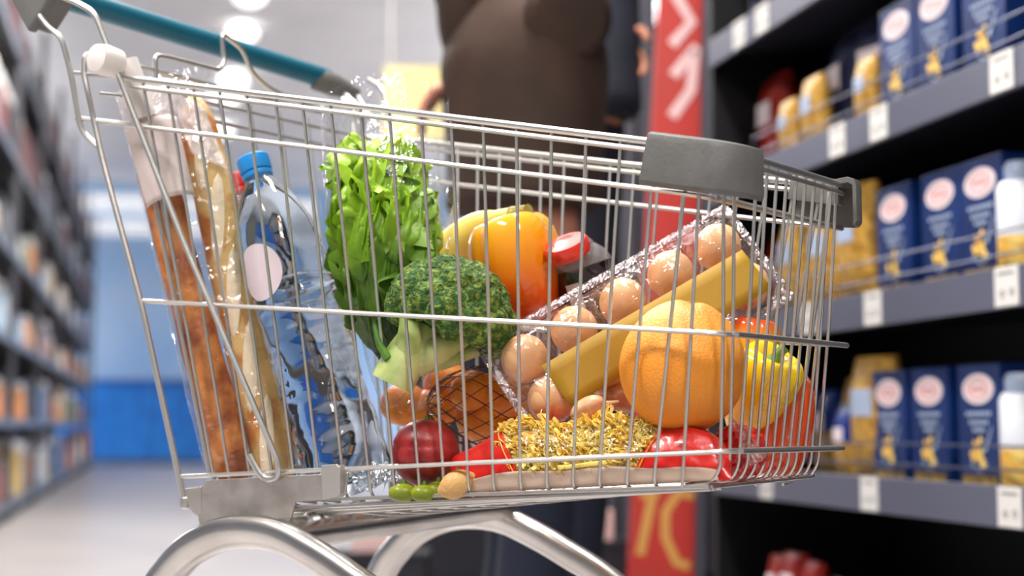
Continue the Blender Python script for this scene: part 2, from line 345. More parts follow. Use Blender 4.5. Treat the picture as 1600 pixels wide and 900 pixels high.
# pasta boxes
M['boxblue'] = mat('boxblue', lin(14, 46, 104), .35, var=lin(8, 32, 84), vscale=9)
M['boxside'] = mat('boxside', lin(14, 34, 84), .4)
M['logo_white'] = mat('logo_white', lin(240, 225, 228), .4)
M['logo_red'] = mat('logo_red', lin(214, 110, 105), .4)
M['pastayel'] = mat('pastayel', lin(238, 178, 70), .5, var=lin(250, 215, 120), vscale=60)
M['silver'] = mat('silver', lin(165, 180, 205), .3)
M['window_gold'] = mat('window_gold', lin(196, 160, 70), .5, var=lin(120, 95, 40), vscale=80)
def ell(b, x, cy, cz, ry, rz, th, n=28):
    b.prism([(x, cy+ry*math.cos(2*PI*k/n), cz+rz*math.sin(2*PI*k/n)) for k in range(n)], (-th, 0, 0))
def pasta_box():
    r = thing('pasta_box', (0, 0, 0), '', 'box'); W, D, H = .148, .06, .218
    b = MB(); b.box((0, 0, H/2), (D, W, H)); b.build('carton', M['boxblue'], r, local=True, smooth=False, bevel=.0015)
    x = -D/2-.0003
    b = MB(); ell(b, x, 0, H*.80, .054, .027, .0008); l = b.build('logo_oval', M['logo_white'], r, local=True, smooth=False)
    b = MB(); b.tube([(x-.001, .038*math.cos(2*PI*k/24), H*.80+.017*math.sin(2*PI*k/24)) for k in range(24)], .0013, 5, closed=True)
    for k in range(5): b.box((x-.0012, -.022+k*.011, H*.80), (.0006, .005, .012))
    b.build('logo_mark', M['logo_red'], r, local=True, smooth=False)
    b = MB()
    for (z, n, w_) in ((.60, 6, .011), (.53, 5, .010), (.47, 4, .008)):
        for k in range(n): b.box((x-.0006, (k-(n-1)/2)*w_*1.35, H*z), (.0006, w_, .007))
    b.build('print_lines', M['silver'], r, local=True, smooth=False)
    b = MB(); rr = random.Random(5)
    for k in range(11):
        c = V((x-.001, rr.gauss(0, .011), H*.27+rr.gauss(0, .011))); a = rr.uniform(0, PI)
        b.tube([c-V((0, math.cos(a), math.sin(a)))*.008, c, c+V((0, math.cos(a), math.sin(a)))*.008+V((0, .002, 0))], .0055, 7)
    o = b.build('pasta_picture', M['pastayel'], r, local=True)
    for v in o.data.vertices: v.co.x = x-.001+(v.co.x-x)*.12
    b = MB(); b.tube([(x-.001, -.02, H*.30), (x-.001, -.035, H*.40), (x-.001, -.048, H*.50)], [.005, .0022, .0016], 6); b.tube([(x-.001, .028, H*.2), (x-.001, -.0, H*.13), (x-.001, -.03, H*.2)], .002, 6)
    o = b.build('fork_picture', M['silver'], r, local=True)
    for v in o.data.vertices: v.co.x = x-.001+(v.co.x-x)*.12
    b = MB(); b.box((x-.0003, 0, H*.055), (.0008, W*.8, H*.09)); b.build('window', M['window_gold'], r, local=True, smooth=False)
    return r
pbox = pasta_box(); first = [True]
def place_box(s, z, label, group, u=GU+.06, jig=0):
    if first[0]: r = pbox; first[0] = False; r.location = A(u, s, z); r.rotation_euler = (0, 0, AY+jig); r['label'] = label; r['group'] = group
    else: r = copy_tree(pbox, A(u, s, z), AY+jig, label, group)
    return r
nmz = {1: 'lower shelf', 2: 'middle shelf', 3: 'upper shelf'}
rows = {1: (1387, 1450, 1527), 2: (1400, 1474, 1538), 3: (1411, 1472, 1550)}
posn = ['leftmost', 'middle', 'rightmost']
for k, pxs in rows.items():
    for i, px in enumerate(pxs):
        place_box(s_at(px, GU+.03), RZL[k]+.0602, 'blue pasta box with white oval logo, %s in front on the %s' % (posn[i], nmz[k]), 'blue pasta boxes on the right shelving')
        for dd in (1, 2):
            place_box(s_at(px, GU+.03), RZL[k]+.0602, 'blue pasta box behind the %s box of the %s, %s row back' % (posn[i], nmz[k], ['', 'second', 'third'][dd]), 'blue pasta boxes on the right shelving', u=GU+.06+.065*dd)
# pasta bags
def bag_proto(name, mt, mb_, mlab, W=.15, H=.24, D=.075):
    r = thing(name, (0, 0, 0), '', 'bag')
    def pil(u, v, z0, z1):
        vv = z0+(z1-z0)*v; th = math.sin(PI*min(1, max(0, vv*.96+.02)))**.45; a = 2*PI*u
        return V((D/2*th*math.copysign(abs(math.cos(a))**.8, math.cos(a))+.002*math.cos(a), W/2*(1-.06*math.sin(PI*vv))*math.copysign(abs(math.sin(a))**.7, math.sin(a))+.003*noise.noise(V((u*9, vv*9, 1))), H*vv))
    b = MB(); b.surf(lambda u, v: pil(u, v, 0, .5), 20, 8, True); b.build('window_section', mb_, r, local=True)
    b = MB(); b.surf(lambda u, v: pil(u, v, .5, 1), 20, 8, True); b.build('printed_section', mt, r, local=True)
    b = MB(); b.box((-D/2-.001, 0, H*.62), (.003, W*.5, H*.22)); lo = b.build('front_label', mlab, r, local=True, smooth=False, bevel=.001)
    return r
M['bag_navy'] = mat('bag_navy', lin(22, 30, 60), .25, bump=.6, bscale=30)
M['bag_blue'] = mat('bag_blue', lin(18, 50, 130), .25, bump=.6, bscale=30)
M['bag_red'] = mat('bag_red', lin(150, 35, 25), .25, bump=.6, bscale=30)
M['bag_yel'] = mat('bag_yel', lin(205, 160, 70), .35, var=lin(160, 115, 45), vscale=70, bump=.6, bscale=60)
M['bag_brown'] = mat('bag_brown', lin(170, 125, 50), .35, bump=.6, bscale=60)
bags = {'navy': bag_proto('pasta_bag', M['bag_navy'], M['bag_navy'], M['logo_white']),
        'yellow': bag_proto('pasta_bag', M['bag_yel'], M['bag_yel'], M['silver']),
        'blue': bag_proto('pasta_bag', M['bag_blue'], M['bag_yel'], M['logo_white']),
        'red': bag_proto('pasta_bag', M['bag_red'], M['bag_red'], M['logo_white'])}
descr = {'navy': 'dark navy bag with white label', 'yellow': 'golden yellow bag of pasta', 'blue': 'blue topped bag of golden pasta', 'red': 'dark red bag with white label'}
used = set(); cnt = [0]
def place_bag(kind, px, k, where, sc=1.0, u=GU+.09, jig=0, lay=0):
    u = GU+(.055 if sc < .8 else .06 if (kind == 'yellow' and px in (1330, 1350, 1282, 1232)) else (.135, .225)[cnt[0] % 2]); cnt[0] += 1; sc = min(sc, 1.1); lb = descr[kind]+' '+where; s = s_at(px, u-.03); zz = RZL[k]+.0602
    if kind not in used: used.add(kind); r = bags[kind]; r.location = A(u, s, zz); r.rotation_euler = (0, 0, AY+jig); r['label'] = lb
    else: r = copy_tree(bags[kind], A(u, s, zz), AY+jig, lb)
    r.scale = (sc, sc, sc); r['group'] = 'pasta bags on the right shelving'
    return r
for a in (('navy', 1372, 3, 'standing beside the blue boxes of the upper shelf', 1.15, GU+.09, .2), ('yellow', 1345, 3, 'between two dark bags on the upper shelf', .62, GU+.05, 0), ('navy', 1318, 3, 'middle of the dark bags, upper shelf', 1.15, GU+.11, -.1),
          ('navy', 1287, 3, 'left of the other dark bags on the upper shelf', 1.1, GU+.12, .1), ('yellow', 1262, 3, 'low beside the red bags on the upper shelf', .7, GU+.07, 0), ('red', 1232, 3, 'towards the far end of the upper shelf', 1.1, GU+.12, .1),
          ('red', 1205, 3, 'last on the upper shelf at its far end', 1.1, GU+.1, 0), ('yellow', 1222, 3, 'standing before the red bags on the upper shelf', .6, GU+.04, 0),
          ('blue', 1352, 2, 'beside the blue boxes of the middle shelf', 1.05, GU+.1, .15), ('yellow', 1330, 2, 'right of the trolley bumper on the middle shelf', 1.05, GU+.08, 0), ('blue', 1306, 2, 'behind the far bumper on the middle shelf', 1.0, GU+.12, 0),
          ('yellow', 1282, 2, 'seen through the trolley front on the middle shelf', .95, GU+.08, .1), ('yellow', 1258, 2, 'seen through the front wires, middle of the middle shelf', 1.0, GU+.09, 0), ('yellow', 1232, 2, 'near the far end of the middle shelf', .95, GU+.09, 0), ('red', 1208, 2, 'at the far end of the middle shelf', .9, GU+.09, 0),
          ('yellow', 1350, 1, 'beside the blue boxes of the lower shelf', 1.05, GU+.08, .1), ('yellow', 1326, 1, 'next to the trolley on the lower shelf', .9, GU+.1, 0), ('blue', 1302, 1, 'right behind the trolley corner on the lower shelf', .6, GU+.05, 0), ('blue', 1276, 1, 'hidden by the red pepper on the lower shelf', .8, GU+.09, 0),
          ('red', 1250, 0, 'on the bottom shelf, rightmost of the reds', .7, GU+.06, 0), ('red', 1222, 0, 'on the bottom shelf, middle of the reds', .75, GU+.06, .1), ('red', 1198, 0, 'on the bottom shelf at its far end', .7, GU+.06, 0), ('navy', 1290, 0, 'on the dark bottom shelf beside the reds', .6, GU+.1, 0),
          ('yellow', 1330, 0, 'on the bottom shelf right of the red bags', .5, GU+.12, 0)):
    place_bag(*a[:4], sc=a[4], u=a[5], jig=a[6])
# white jars at the right edge
M['jar_white'] = mat('jar_white', lin(225, 228, 235), .3)
for k, px in ((1, 1592), (2, 1596)):
    c = A(GU+.07, s_at(px, GU+.07)-.02, RZL[k]+.0601)
    t = thing('food_jar', c, 'white labelled jar at the right end of the %s' % nmz[k], 'jar', 'white labelled jars on the right shelving')
    b = MB(); b.lathe([(.040, 0), (.045, .01), (.045, .07)], 24); lab(b.build('base', M['pastayel'], t, local=True), 'golden lower part')
    b = MB(); b.lathe([(.0455, .07), (.0455, .155), (.040, .165)], 24); b.build('label_band', M['jar_white'], t, local=True)
    b = MB(); b.lathe([(.034, .165), (.036, .17), (.036, .19), (.03, .2)], 24); lab(b.build('lid', M['silver'], t, local=True), 'silvery lid')
# ------------------------------------------------------------------ dark end units behind the shoppers
M['slate2'] = mat('slate2', lin(84, 86, 98), .45); M['slate3'] = mat('slate3', lin(30, 31, 40), .5)
def unit(name, px0, px1, Y, z1, depth, m, label, parts=0):
    p0, p1 = at(px0, HZ, Y), at(px1, HZ, Y); c = (p0+p1)/2; c.z = 0
    t = thing(name, c, label, 'cabinet'); W = (p1-p0).length
    b = MB(); b.box((0, depth/2, z1/2), (W, depth, z1)); b.build('body', m, t, local=True, smooth=False, bevel=.004)
    if parts:
        b = MB()
        for k in range(parts): b.box((-W/2+(k+.5)*W/parts, -.008, z1/2+.1), (W/parts*.72, .015, z1-.3))
        b.build('front_slats', M['slate2'], t, local=True, smooth=False)
    b = MB(); b.box((0, -.004, .07), (W, .02, .14)); b.build('plinth', M['gond_black'], t, local=True, smooth=False)
    return t
unit('tall_cabinet', 1080, 1200, 5.0, 2.6, .5, M['slate3'], 'tall dark slate cabinet right of the red sign column', 3)
unit('tall_cabinet', 900, 1030, 5.4, 2.6, .5, M['slate3'], 'tall dark slate cabinet left of the red sign column, behind the shoppers', 4)
unit('low_cabinet', 640, 890, 5.9, 1.0, .5, M['slate3'], 'low dark cabinet behind the shoppers legs')
# small pale cartons
for px, py, Y, W, H, lb in ((592, 846, 5.0, .17, .07, 'small pale carton on a dark stand left of the shopper legs, under the trolley'), (930, 822, 4.9, .11, .09, 'small pale carton on a dark stand beside the red sign foot')):
    c = at(px, py, Y)
    zc = c.z; t = thing('display_stand', V((c.x, c.y, 0)), 'dark low display stand carrying a '+lb.split(' on a')[0]+(' at left' if px < 700 else ' beside the red sign'), 'stand')
    b = MB(); b.box((0, .1, (zc-H/2-.02)/2+.02), (W*1.7, .22, zc-H/2-.04)); b.build('cabinet_body', M['slate3'], t, local=True, smooth=False, bevel=.003)
    b = MB(); b.box((0, .1, zc-H/2-.01), (W*1.8, .24, .018)); b.build('top_board', M['slate3'], t, local=True, smooth=False)
    b = MB(); b.box((0, 0, 0), (W, .08, H)); b.box((0, -.0405, 0), (W*.6, .002, H*.4))
    o = b.build('carton', mat('pale_carton', lin(225, 190, 185), .5), None, local=True, smooth=False, bevel=.002); o.location = (c.x, c.y+.05, zc+.0005); tag(o, lb, 'box')
# red sign column
sgY = 4.7
t = thing('sign_column', V((at(1040, HZ, sgY).x, sgY, 0)), 'tall narrow red sign column with pale and gold painted strokes beside the shoppers', 'sign')
M['signred'] = mat('signred', lin(205, 55, 48), .5, var=lin(190, 62, 55), vscale=2)
b = MB(); ql = [at(1029, 0, sgY), at(1097, 0, sgY), at(1084, 900, sgY), at(982, 900, sgY)]
def ext(a, c, z): return c+(a-c)*((z-c.z)/(a.z-c.z))
top0, top1 = ext(ql[0], ql[3], 2.3), ext(ql[1], ql[2], 2.3); bot0, bot1 = ext(ql[0], ql[3], .02), ext(ql[1], ql[2], .02)
b.prism([bot0, bot1, top1, top0], (0, .05, 0)); b.build('panel', M['signred'], t, smooth=False)
b = MB(); b.prism([top1+V((.004, -.005, 0)), bot1+V((.004, -.005, 0)), bot1+V((.03, -.005, 0)), top1+V((.03, -.005, 0))], (0, .06, 0)); lab(b.build('edge_profile', M['slate2'], t, smooth=False), 'grey metal edge strip')
def strokes(lst, r, m, nm):
    b = MB()
    for P in lst: b.tube([at(x, y, sgY-.004) for x, y in P], r, 6, flat=1)
    o = b.build(nm, m, t)
    for v in o.data.vertices: v.co.y = -.0006+(v.co.y+.004)*.06-.0004
strokes([[(1056, -8), (1081, 34), (1050, 70)], [(1090, 72), (1052, 118)], [(1086, 78), (1080, 140), (1050, 182)], [(1060, -120), (1085, -60), (1058, -22)]], .016, mat('signpink', lin(245, 205, 205), .5), 'pale_letters')
strokes([[(1020, 772), (1000, 868)], [(1088-3, 775), (1060, 770), (1040, 800), (1040, 840), (1058, 880), (1078, 885)], [(1000, 772), (1030, 770)]], .013, mat('signgold', lin(225, 170, 90), .5), 'gold_digits')
# ------------------------------------------------------------------ trolley geometry
WD = V((.574, .819, 0)).normalized(); LD = V((WD.y, -WD.x, 0))         # across / forward
TA = at(190, 124, 1.70); TB = at(1112, 233, 1.385); BC = at(1122, 757, 1.415)
PN = (TB-TA).cross(BC-TA).normalized()
if PN.y > 0: PN = -PN                                                   # outward, towards the viewer side
def side(px, py, off=0.0):
    r = ray(px, py); o = V((0, 0, CAMZ)); d = (TA+PN*off-o).dot(PN)/r.dot(PN); return o+r*d
HALF = .222
cplane = TA.dot(WD)+HALF
def mir(p): p = V(p); return p+WD*(2*(cplane-p.dot(WD)))
def both(lst): return [lst, [mir(p) for p in lst]]
o0 = side(600, 700); CO = o0+WD*(cplane-o0.dot(WD)); CO.z = 0
cart = thing('shopping_trolley', CO, 'large wire shopping trolley with teal handle and grey corner bumpers, full of groceries', 'shopping trolley')
# front geometry: near corner column -> far corner
topx = [223, 262, 302, 343, 385, 430, 472, 516, 563, 608, 657, 705, 755, 807, 862, 916, 970, 1024, 1076]
botx = [346, 376, 405, 433, 464, 501, 539, 579, 617, 656, 694, 732, 771, 813, 854, 895, 936, 978, 1021]
botx = [350, 372, 398, 430, 463, 501, 539, 579, 617, 656, 694, 732, 771, 813, 854, 895, 936, 978, 1066-22]
botx = [x for x in botx]
topx = [223, 262, 302, 343, 385, 430, 472, 516, 563, 608, 657, 705, 755, 807, 862, 916, 970, 1024, 1076]
botx = [340, 363, 395, 430, 463, 501, 539, 579, 617, 656, 694, 732, 771, 813, 854, 895, 936, 979, 1022]
def rim_y(px): return 124+(px-190)*(233-124)/(1112-190)
def bot_y(px): return 786+(px-330)*(757-786)/(1122-330)
def w1_y(px): return 185+(px-125)*(303-185)/(1080-125)
def w2_y(px): return 470+(px-220)*(520-470)/(1105-220)
def w3_y(px): return 745+(px-280)*(705-745)/(1125-280)
WR = .00165
for near in (True, False):
    b = MB(); fx = (lambda p: p) if near else mir
    for xt, xb in zip(topx, botx):
        yb = bot_y(xb); P = [side(xt, rim_y(xt)), side(xt+(xb-xt)*.5, (rim_y(xt)+yb)/2, -.001), side(xb, yb-9), side(xb, yb)+WD*.006+V((0, 0, -.001)), side(xb, yb)+WD*.03+V((0, 0, -.004))]
        b.tube([fx(p) for p in fillet(P, .010, 4)], WR, 6)
    # one more wire at the front corner
    P = [side(1096, 240), side(1066, 764), side(1066, 768)+WD*.02]; b.tube([fx(p) for p in P], WR, 6)
    b.build('side_panel_wires', M['chrome'], cart)
cornr = .035
def ring(Pn_rear, Pcorner, r, over=0.0):
    """wire from rear near side, round the front and back along the far side"""
    return fillet([Pn_rear, Pcorner, mir(Pcorner), mir(Pn_rear)], r, 10)
# rim: double bar
b = MB()
RC = side(1140, 236.3)
b.tube(ring(side(190, 121), RC, .045), .0033, 10)
lo_ = [p+V((0, 0, -.0078)) for p in ring(side(205, 124), RC, .045)]
b.tube(lo_, .0026, 8); b.build('rim', M['chrome'], cart)
# horizontal wires: W1 W2 W3 on the sides, and on the front protruding at the corners
b = MB()
for (nx, ny, cx_, cy_) in ((118, 185, 1100, 306), (218, 470, 1128, 521), (278, 745, 1135, 705)):
    b.tube(ring(side(nx, ny, .003), side(cx_, cy_, .003), .03), .0024, 8)
for k, (nx, ny, cx_, cy_) in enumerate(((0, 0, 1100, 306), (0, 0, 1128, 521), (0, 0, 1135, 705))):
    c = side(cx_, cy_, .003)+LD*.004; e = mir(side(cx_, cy_, .003)+LD*.004); b.tube([c+WD*.02, e+WD*.012], .0028, 8)
b.build('long_wires', M['chrome'], cart)
# front panel wires
b = MB(); Ct, Cb = side(1146, 240), side(1127, 757); mt_, mb_ = mir(Ct), mir(Cb); n = 12
for k in range(n+1):
    t = k/n; tp = Ct.lerp(mt_, .05+.90*t); bt = Cb.lerp(mb_, .03+.94*t)+V((0, 0, .002))
    tp -= LD*(.0045-.001*math.sin(PI*t)); bt -= LD*.004
    if t < .12 or t > .88: tp -= LD*.012
    P = [tp, tp.lerp(bt, .5)+LD*.001, bt+V((0, 0, .012)), bt-LD*.008, bt-LD*.035-V((0, 0, .003))]
    b.tube(fillet(P, .010, 4), WR, 6)
b.build('front_panel_wires', M['chrome'], cart)
# basket floor
b = MB(); nr, nc = side(330, 783), side(1124, 757)
def floorp(t, u, dz=0):       # t rear->front, u near->far
    a = nr.lerp(nc, t); c = mir(nr).lerp(mir(nc), t); sag = (.026*(1-t))*math.sin(PI*u)**.8 if 0 < u < 1 else 0
    return a.lerp(c, u)-LD*(.01*t)+V((0, 0, -sag-.002+.004*u*t+dz*(1-.7*t)))
for k in range(13):
    u = .0+k/12; b.tube([floorp(q/10, u) for q in range(11)], .0019, 6)
for u in (.012, .05, .11): b.tube([floorp(q/10, u, -.007) for q in range(11)], .0022, 6)
for k in range(17):
    t = k/16; b.tube([floorp(t, .02+q*.096, -.003) for q in range(11)], .0017, 6)
b.build('basket_floor_wires', M['chrome'], cart)
def FZ(p):                     # height of the basket floor above a point
    p = V(p); return floorp(0.5, .5).z
# rear frame posts (near and far)
for near in (True, False):
    fx = (lambda L: L) if near else (lambda L: [mir(p) for p in L])
    b = MB()
    b.tube(fx(fillet([side(62, 24, .008), side(74, 40, .008), side(96, 58, .008), side(112, 118, .006), side(126, 204, .006), side(152, 229, .004)], .02, 5)), .0032, 8)
    o = b.build('handle_post', M['chrome'], cart)
    b = MB()
    b.tube(fx(fillet([side(160, 84, -.03), side(152, 81, -.01), side(132, 86, .004), side(130, 112, .004), side(160, 250, .004), side(222, 480, .004), side(288, 784, .004), side(291, 790, .004)], .016, 6)), .0034, 8)
    k = fx([side(290, 786, .004)])[0]; mm = MB(); b.lathe([(.001, -.007), (.0055, -.005), (.0062, 0), (.0055, .005), (.001, .007)], 12, Matrix.Translation(k))
    b.build('rear_post', M['chrome'], cart)
    b = MB()
    b.tube(fx(fillet([side(96, -6, .02), side(120, 4, .016), side(148, 20, .012), side(196, 145, .01), side(290, 385, .01), side(436, 725, .01), side(434, 748, .01), side(414, 750, .013), side(402, 735, .013), side(389, 711, .013)], .013, 6)), .0034, 8)
    b.build('diagonal_stay', M['chrome'], cart)
    # short link wires behind the rear corner
    b = MB()
    for (x0, y0, x1, y1) in ((110, 113, 192, 122), (122, 184, 232, 197), (157, 146, 190, 150)): b.tube(fx([side(x0, y0, .003), side(x1, y1, .001)]), .0022, 6)
    b.build('link_wires', M['chrome'], cart)
# rear gate
GW = 2*HALF-.03
def gate(v, u, off=0):        # v 0 top .. 1 bottom ; u 0 near .. 1 far
    p = side(188, 118).lerp(side(318, 745), v); q = mir(p); return p.lerp(q, .03+.94*u)-LD*off
b = MB()
for u in (0, .028, .1, .2, .32, .44, .56, .68, .80, .9, 1): b.tube([gate(-.0, u), gate(1, u)], .0016 if u > .05 else .0026, 6)
for v in (.02, .07, .55, .98): b.tube([gate(v, 0), gate(v, 1)], .0021, 6)
b.build('rear_gate_wires', M['chrome'], cart)
# child flap wires above the gate
b = MB()
def gpx(px, py, off=0):        # pixel on the vertical plane through the gate top, running across
    r = ray(px, py); o = V((0, 0, CAMZ)); q = gate(0, 0)+LD*off; d = (q-o).dot(LD)/r.dot(LD); return o+r*d
b.tube(fillet([gpx(243, 125), gpx(242, 86), gpx(258, 88), gpx(344, 110), gpx(351, 92), gpx(346, 52), gpx(360, 62), gpx(380, 78), gpx(392, 112), gpx(420, 138), gpx(500, 172)], .012, 6), .0029, 8)
b.tube([gpx(188, 96), gpx(300, 125), gpx(500, 176)], .0024, 8)
b.build('child_flap_wires', M['chrome'], cart)
b = MB(); c0, c1 = gpx(150, 84), gpx(176, 92); d = (c1-c0)
b.lathe([(.004, -.004), (.015, 0), (.017, .01), (.0155, d.length+.006), (.006, d.length+.010)], 20, frame(d, None, c0-V((0, 0, .004)))); b.build('hinge_cap', M['white_plastic'], cart)
b = MB(); b.tube([gate(-.045, .0)+V((0, 0, 0)), gate(.10, .0)+WD*.01], [.0125, .0155], 14); b.build('hinge_sleeve', M['white_plastic'], cart)
# handle
hn, hf = at(70, -14, 1.775), at(525, 128, 2.13)
hd = (hf-hn).normalized(); b = MB()
b.tube([hn, hn+(hf-hn)*.96], .0138, 20); b.build('handle_grip', M['teal'], cart)
def bracket(c, sgn):
    up = V((0, 0, 1)); f = hd.cross(up).normalized(); up2 = f.cross(hd)
    b = MB(); R = Matrix((hd, f, up2)).transposed() @ Matrix.Rotation(math.radians(42), 3, 'X')
    b.box(c, (.034, .070, .064), R); b.box(c+hd*sgn*.012, (.012, .076, .070), R)
    o = b.build('handle_bracket', M['grey_plastic'], cart, smooth=False, bevel=.004)
    b = MB(); b.box(c-hd*sgn*.0+R@V((-.0155*1-.003, 0.004, .006)), (.001, .014, .008), R); q = b.build('sticker', M['tagwhite'], o, smooth=False)
    q.parent = o; q.location = (0, 0, 0)
    return o
bracket(at(74, -14, 1.765), -1)
# far bracket: long grey wedge
b = MB(); q0, q1 = at(492, 122, 2.10), at(560, 147, 2.13)
b.tube([q0, q0.lerp(q1, .45), q1], [.0165, .016, .007], 12, flat=.8); b.build('handle_bracket', M['grey_plastic'], cart)
b = MB(); b.tube([at(556, 146, 2.13), mir(side(170, 100))+V((0, 0, .0))], .003, 8); b.tube([at(530, 138, 2.12), mir(side(150, 81))], .003, 8); b.build('handle_link', M['chrome'], cart)
# corner bumpers
for near in (True, False):
    P = [side(1016, 221, .004)]+[p for p in fillet([side(1016, 221, .004), side(1143, 237, .004), mir(side(1143, 237, .004))], .05, 14) if 0 < (p-side(1016, 221, .004)).length and (p-side(1143, 237)).dot(WD) < .058][1:]
    if not near: P = [mir(p) for p in P]
    P = [p-V((0, 0, .006)) for p in P]
    s_ = 1 if near else -1
    sec = [(-.010, .008), (-.007, .0135), (.004, .0145), (.0105, .012), (.0125, .006), (.0125, -.030), (.0095, -.034), (.0085, -.034), (.0085, .006), (.004, .009), (-.006, .008), (-.0065, -.012), (-.010, -.012)]
    if near: pass
    sec = [(a*s_, z) for a, z in sec]
    b = MB(); b.sweep(P, sec); b.build('corner_bumper', M['grey_plastic'], cart, bevel=.0006)
# flange plate and clip at the bottom rear, chassis
def sidep(px, py, off): return side(px, py, off)
for near in (True, False):
    fx = (lambda L: L) if near else (lambda L: [mir(p) for p in L])
    off = .006
    poly = [(313, 768), (322, 750), (500, 741), (544, 738), (541, 760), (536, 776), (505, 781), (461, 784), (454, 812), (440, 816), (380, 812), (330, 818), (312, 826), (308, 800)]
    b = MB(); b.prism(fx([side(x, y, off) for x, y in poly]), WD*(.0025 if near else -.0025)); b.build('mounting_plate', M['zinc'], cart, smooth=False, bevel=.0008)
    b = MB(); b.prism(fx([side(x, y, off+.001) for x, y in [(288, 764), (314, 760), (314, 800), (306, 806), (296, 796)]]), WD*(.02 if near else -.02)); b.build('plate_flange', M['zinc'], cart, smooth=False, bevel=.001)
    b = MB(); b.prism(fx([side(x, y, off+.006) for x, y in [(501, 727), (527, 725), (526, 776), (503, 781)]]), WD*(.003 if near else -.003))
    b.prism(fx([side(x, y, off+.0065) for x, y in [(525, 726), (531, 730), (531, 772), (525, 777)]]), WD*(.012 if near else -.012)); b.build('clip', M['chrome'], cart, smooth=False, bevel=.0008)
    # chassis arch
    PB = at(392, 831, 1.63)
    def chp(px, py):
        r = ray(px, py); o = V((0, 0, CAMZ)); d = (PB-o).dot(WD)/r.dot(WD); return o+r*d
    pts = [(128, 1560), (150, 1300), (192, 1060), (238, 938), (266, 893), (300, 858), (345, 836), (392, 831), (440, 840), (490, 866), (545, 902), (640, 975), (800, 1150), (905, 1330), (960, 1500)]
    P = fx([chp(*p) for p in pts])
    # smooth by catmull
    Q = []
    for i in range(len(P)-1):
        p0, p1, p2, p3 = P[max(0, i-1)], P[i], P[i+1], P[min(len(P)-1, i+2)]
        for k in range(6):
            t = k/6; Q.append(.5*((2*p1)+(p2-p0)*t+(2*p0-5*p1+4*p2-p3)*t*t+(3*p1-p0-3*p2+p3)*t**3))
    Q.append(P[-1])
    b = MB(); b.tube(Q, .0185, 20, flat=.8); b.build('chassis_arch', M['tube'], cart)
    for (pp, nm) in ((P[0], 'rear'), (P[-1], 'front')):
        b = MB(); c = V((pp.x, pp.y, 0)); zt = pp.z
        b.tube([c+V((0, 0, zt)), c+V((0, 0, .125))], .012, 12)
        b.box(c+V((0, 0, .125)), (.045, .045, .012)); 
        for sg in (-1, 1): b.box(c+WD*sg*.022+V((0, 0, .085))-LD*.012, (.045, .004, .09), Matrix.Rotation(math.atan2(LD.y, LD.x), 3, 'Z'))
        fk = b.build('caster_fork', M['zinc'], cart, smooth=False)
        fk['_o'] = tuple(CO)
        b = MB(); b.lathe([(.03, -.015), (.058, -.014), (.062, -.008), (.062, .008), (.058, .014), (.03, .015)], 28, frame(WD, None, c-LD*.02+V((0, 0, .0625))))
        b.build('wheel', M['rubber'], cart)
# crossbeam bar under the floor running to the far arch, and short upright
fa = mir(at(560, 822, 1.60))
b = MB()
x0 = at(440, 836, 1.63); x1 = mir(at(392, 818, 1.63))
b.tube([x0, x1+LD*.05+V((0, 0, .006))], .017, 16, flat=1.0); b.build('cross_beam', M['tube'], cart)
b = MB(); uu = mir(at(455, 820, 1.60)); b.tube([uu+V((0, 0, .022)), uu+V((0, 0, -.022))-LD*.012], .0045, 8)
b.tube(fillet([side(452, 812)+WD*.02, side(455, 800)+WD*.03, side(470, 793)+WD*.05, side(600, 792)+WD*.12], .01), .0022, 8); b.build('support_struts', M['tube'], cart)

# ------------------------------------------------------------------ groceries
def blob(name, m, parent, c, R, fn=None, rot=None, nu=40, nv=28, sub=0):
    """R=(rx,ry,rz), fn(dir)->scale"""
    rot = rot or Matrix.Identity(3); b = MB()
    def f(u, v):
        th = PI*(.5-.5*math.cos(PI*v))*.998+.001; ph = 2*PI*u
        d = V((math.sin(th)*math.cos(ph), math.sin(th)*math.sin(ph), math.cos(th))); k = fn(d) if fn else 1
        return V(c)+rot@V((d.x*R[0]*k, d.y*R[1]*k, d.z*R[2]*k))
    b.surf(f, nu, nv, True); return b.build(name, m, parent, sub=sub)
def single(name, c, R, fn, m, label, cat, stem=None, rot=None, group=None, part='body', nu=40, nv=28):
    z = rot or Matrix.Identity(3)
    t = thing(name, V(c), label, cat, group); bd = blob(part, m, t, c, R, fn, rot, nu, nv)
    return t
ROLL = lambda deg: Matrix.Rotation(math.radians(deg), 3, 'Y')    # tilt in the picture plane, + leans top to the right
# grapefruit
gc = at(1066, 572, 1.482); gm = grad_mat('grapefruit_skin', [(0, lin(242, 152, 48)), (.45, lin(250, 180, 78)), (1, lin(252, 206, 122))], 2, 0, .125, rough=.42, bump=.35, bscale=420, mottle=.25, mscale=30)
def gfn(d):
    k = 1
    if d.z > 0: k -= .05*d.z*(math.hypot(d.x-.25, d.y))**1.5
    # rounded ridge on the upper left front: a crease in an arc
    a = math.atan2(d.z-.0, d.x+.12); rr = math.hypot(d.x+.12, d.z+.42)
    if d.y < 0: k -= .018*math.exp(-((rr-.80)/.07)**2)*(1 if d.z > .05 else 0)*min(1, -d.y*1.6)
    k -= .05*math.exp(-((d.x-.15)**2+(d.z-1)**2)/.02)
    if d.x > .55: k *= 1+.03*(d.x-.55)
    return k
t = thing('grapefruit', gc, 'large orange-yellow grapefruit in front of the egg carton', 'grapefruit')
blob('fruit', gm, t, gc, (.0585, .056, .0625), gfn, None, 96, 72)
b = MB(); k = gc+V((.006, -.006, .0575)); b.lathe([(.0045, -.002), (.004, .001), (.001, .002)], 10, Matrix.Translation(k)); b.build('stem_scar', mat('stem_scar', lin(190, 150, 70), .8), t)
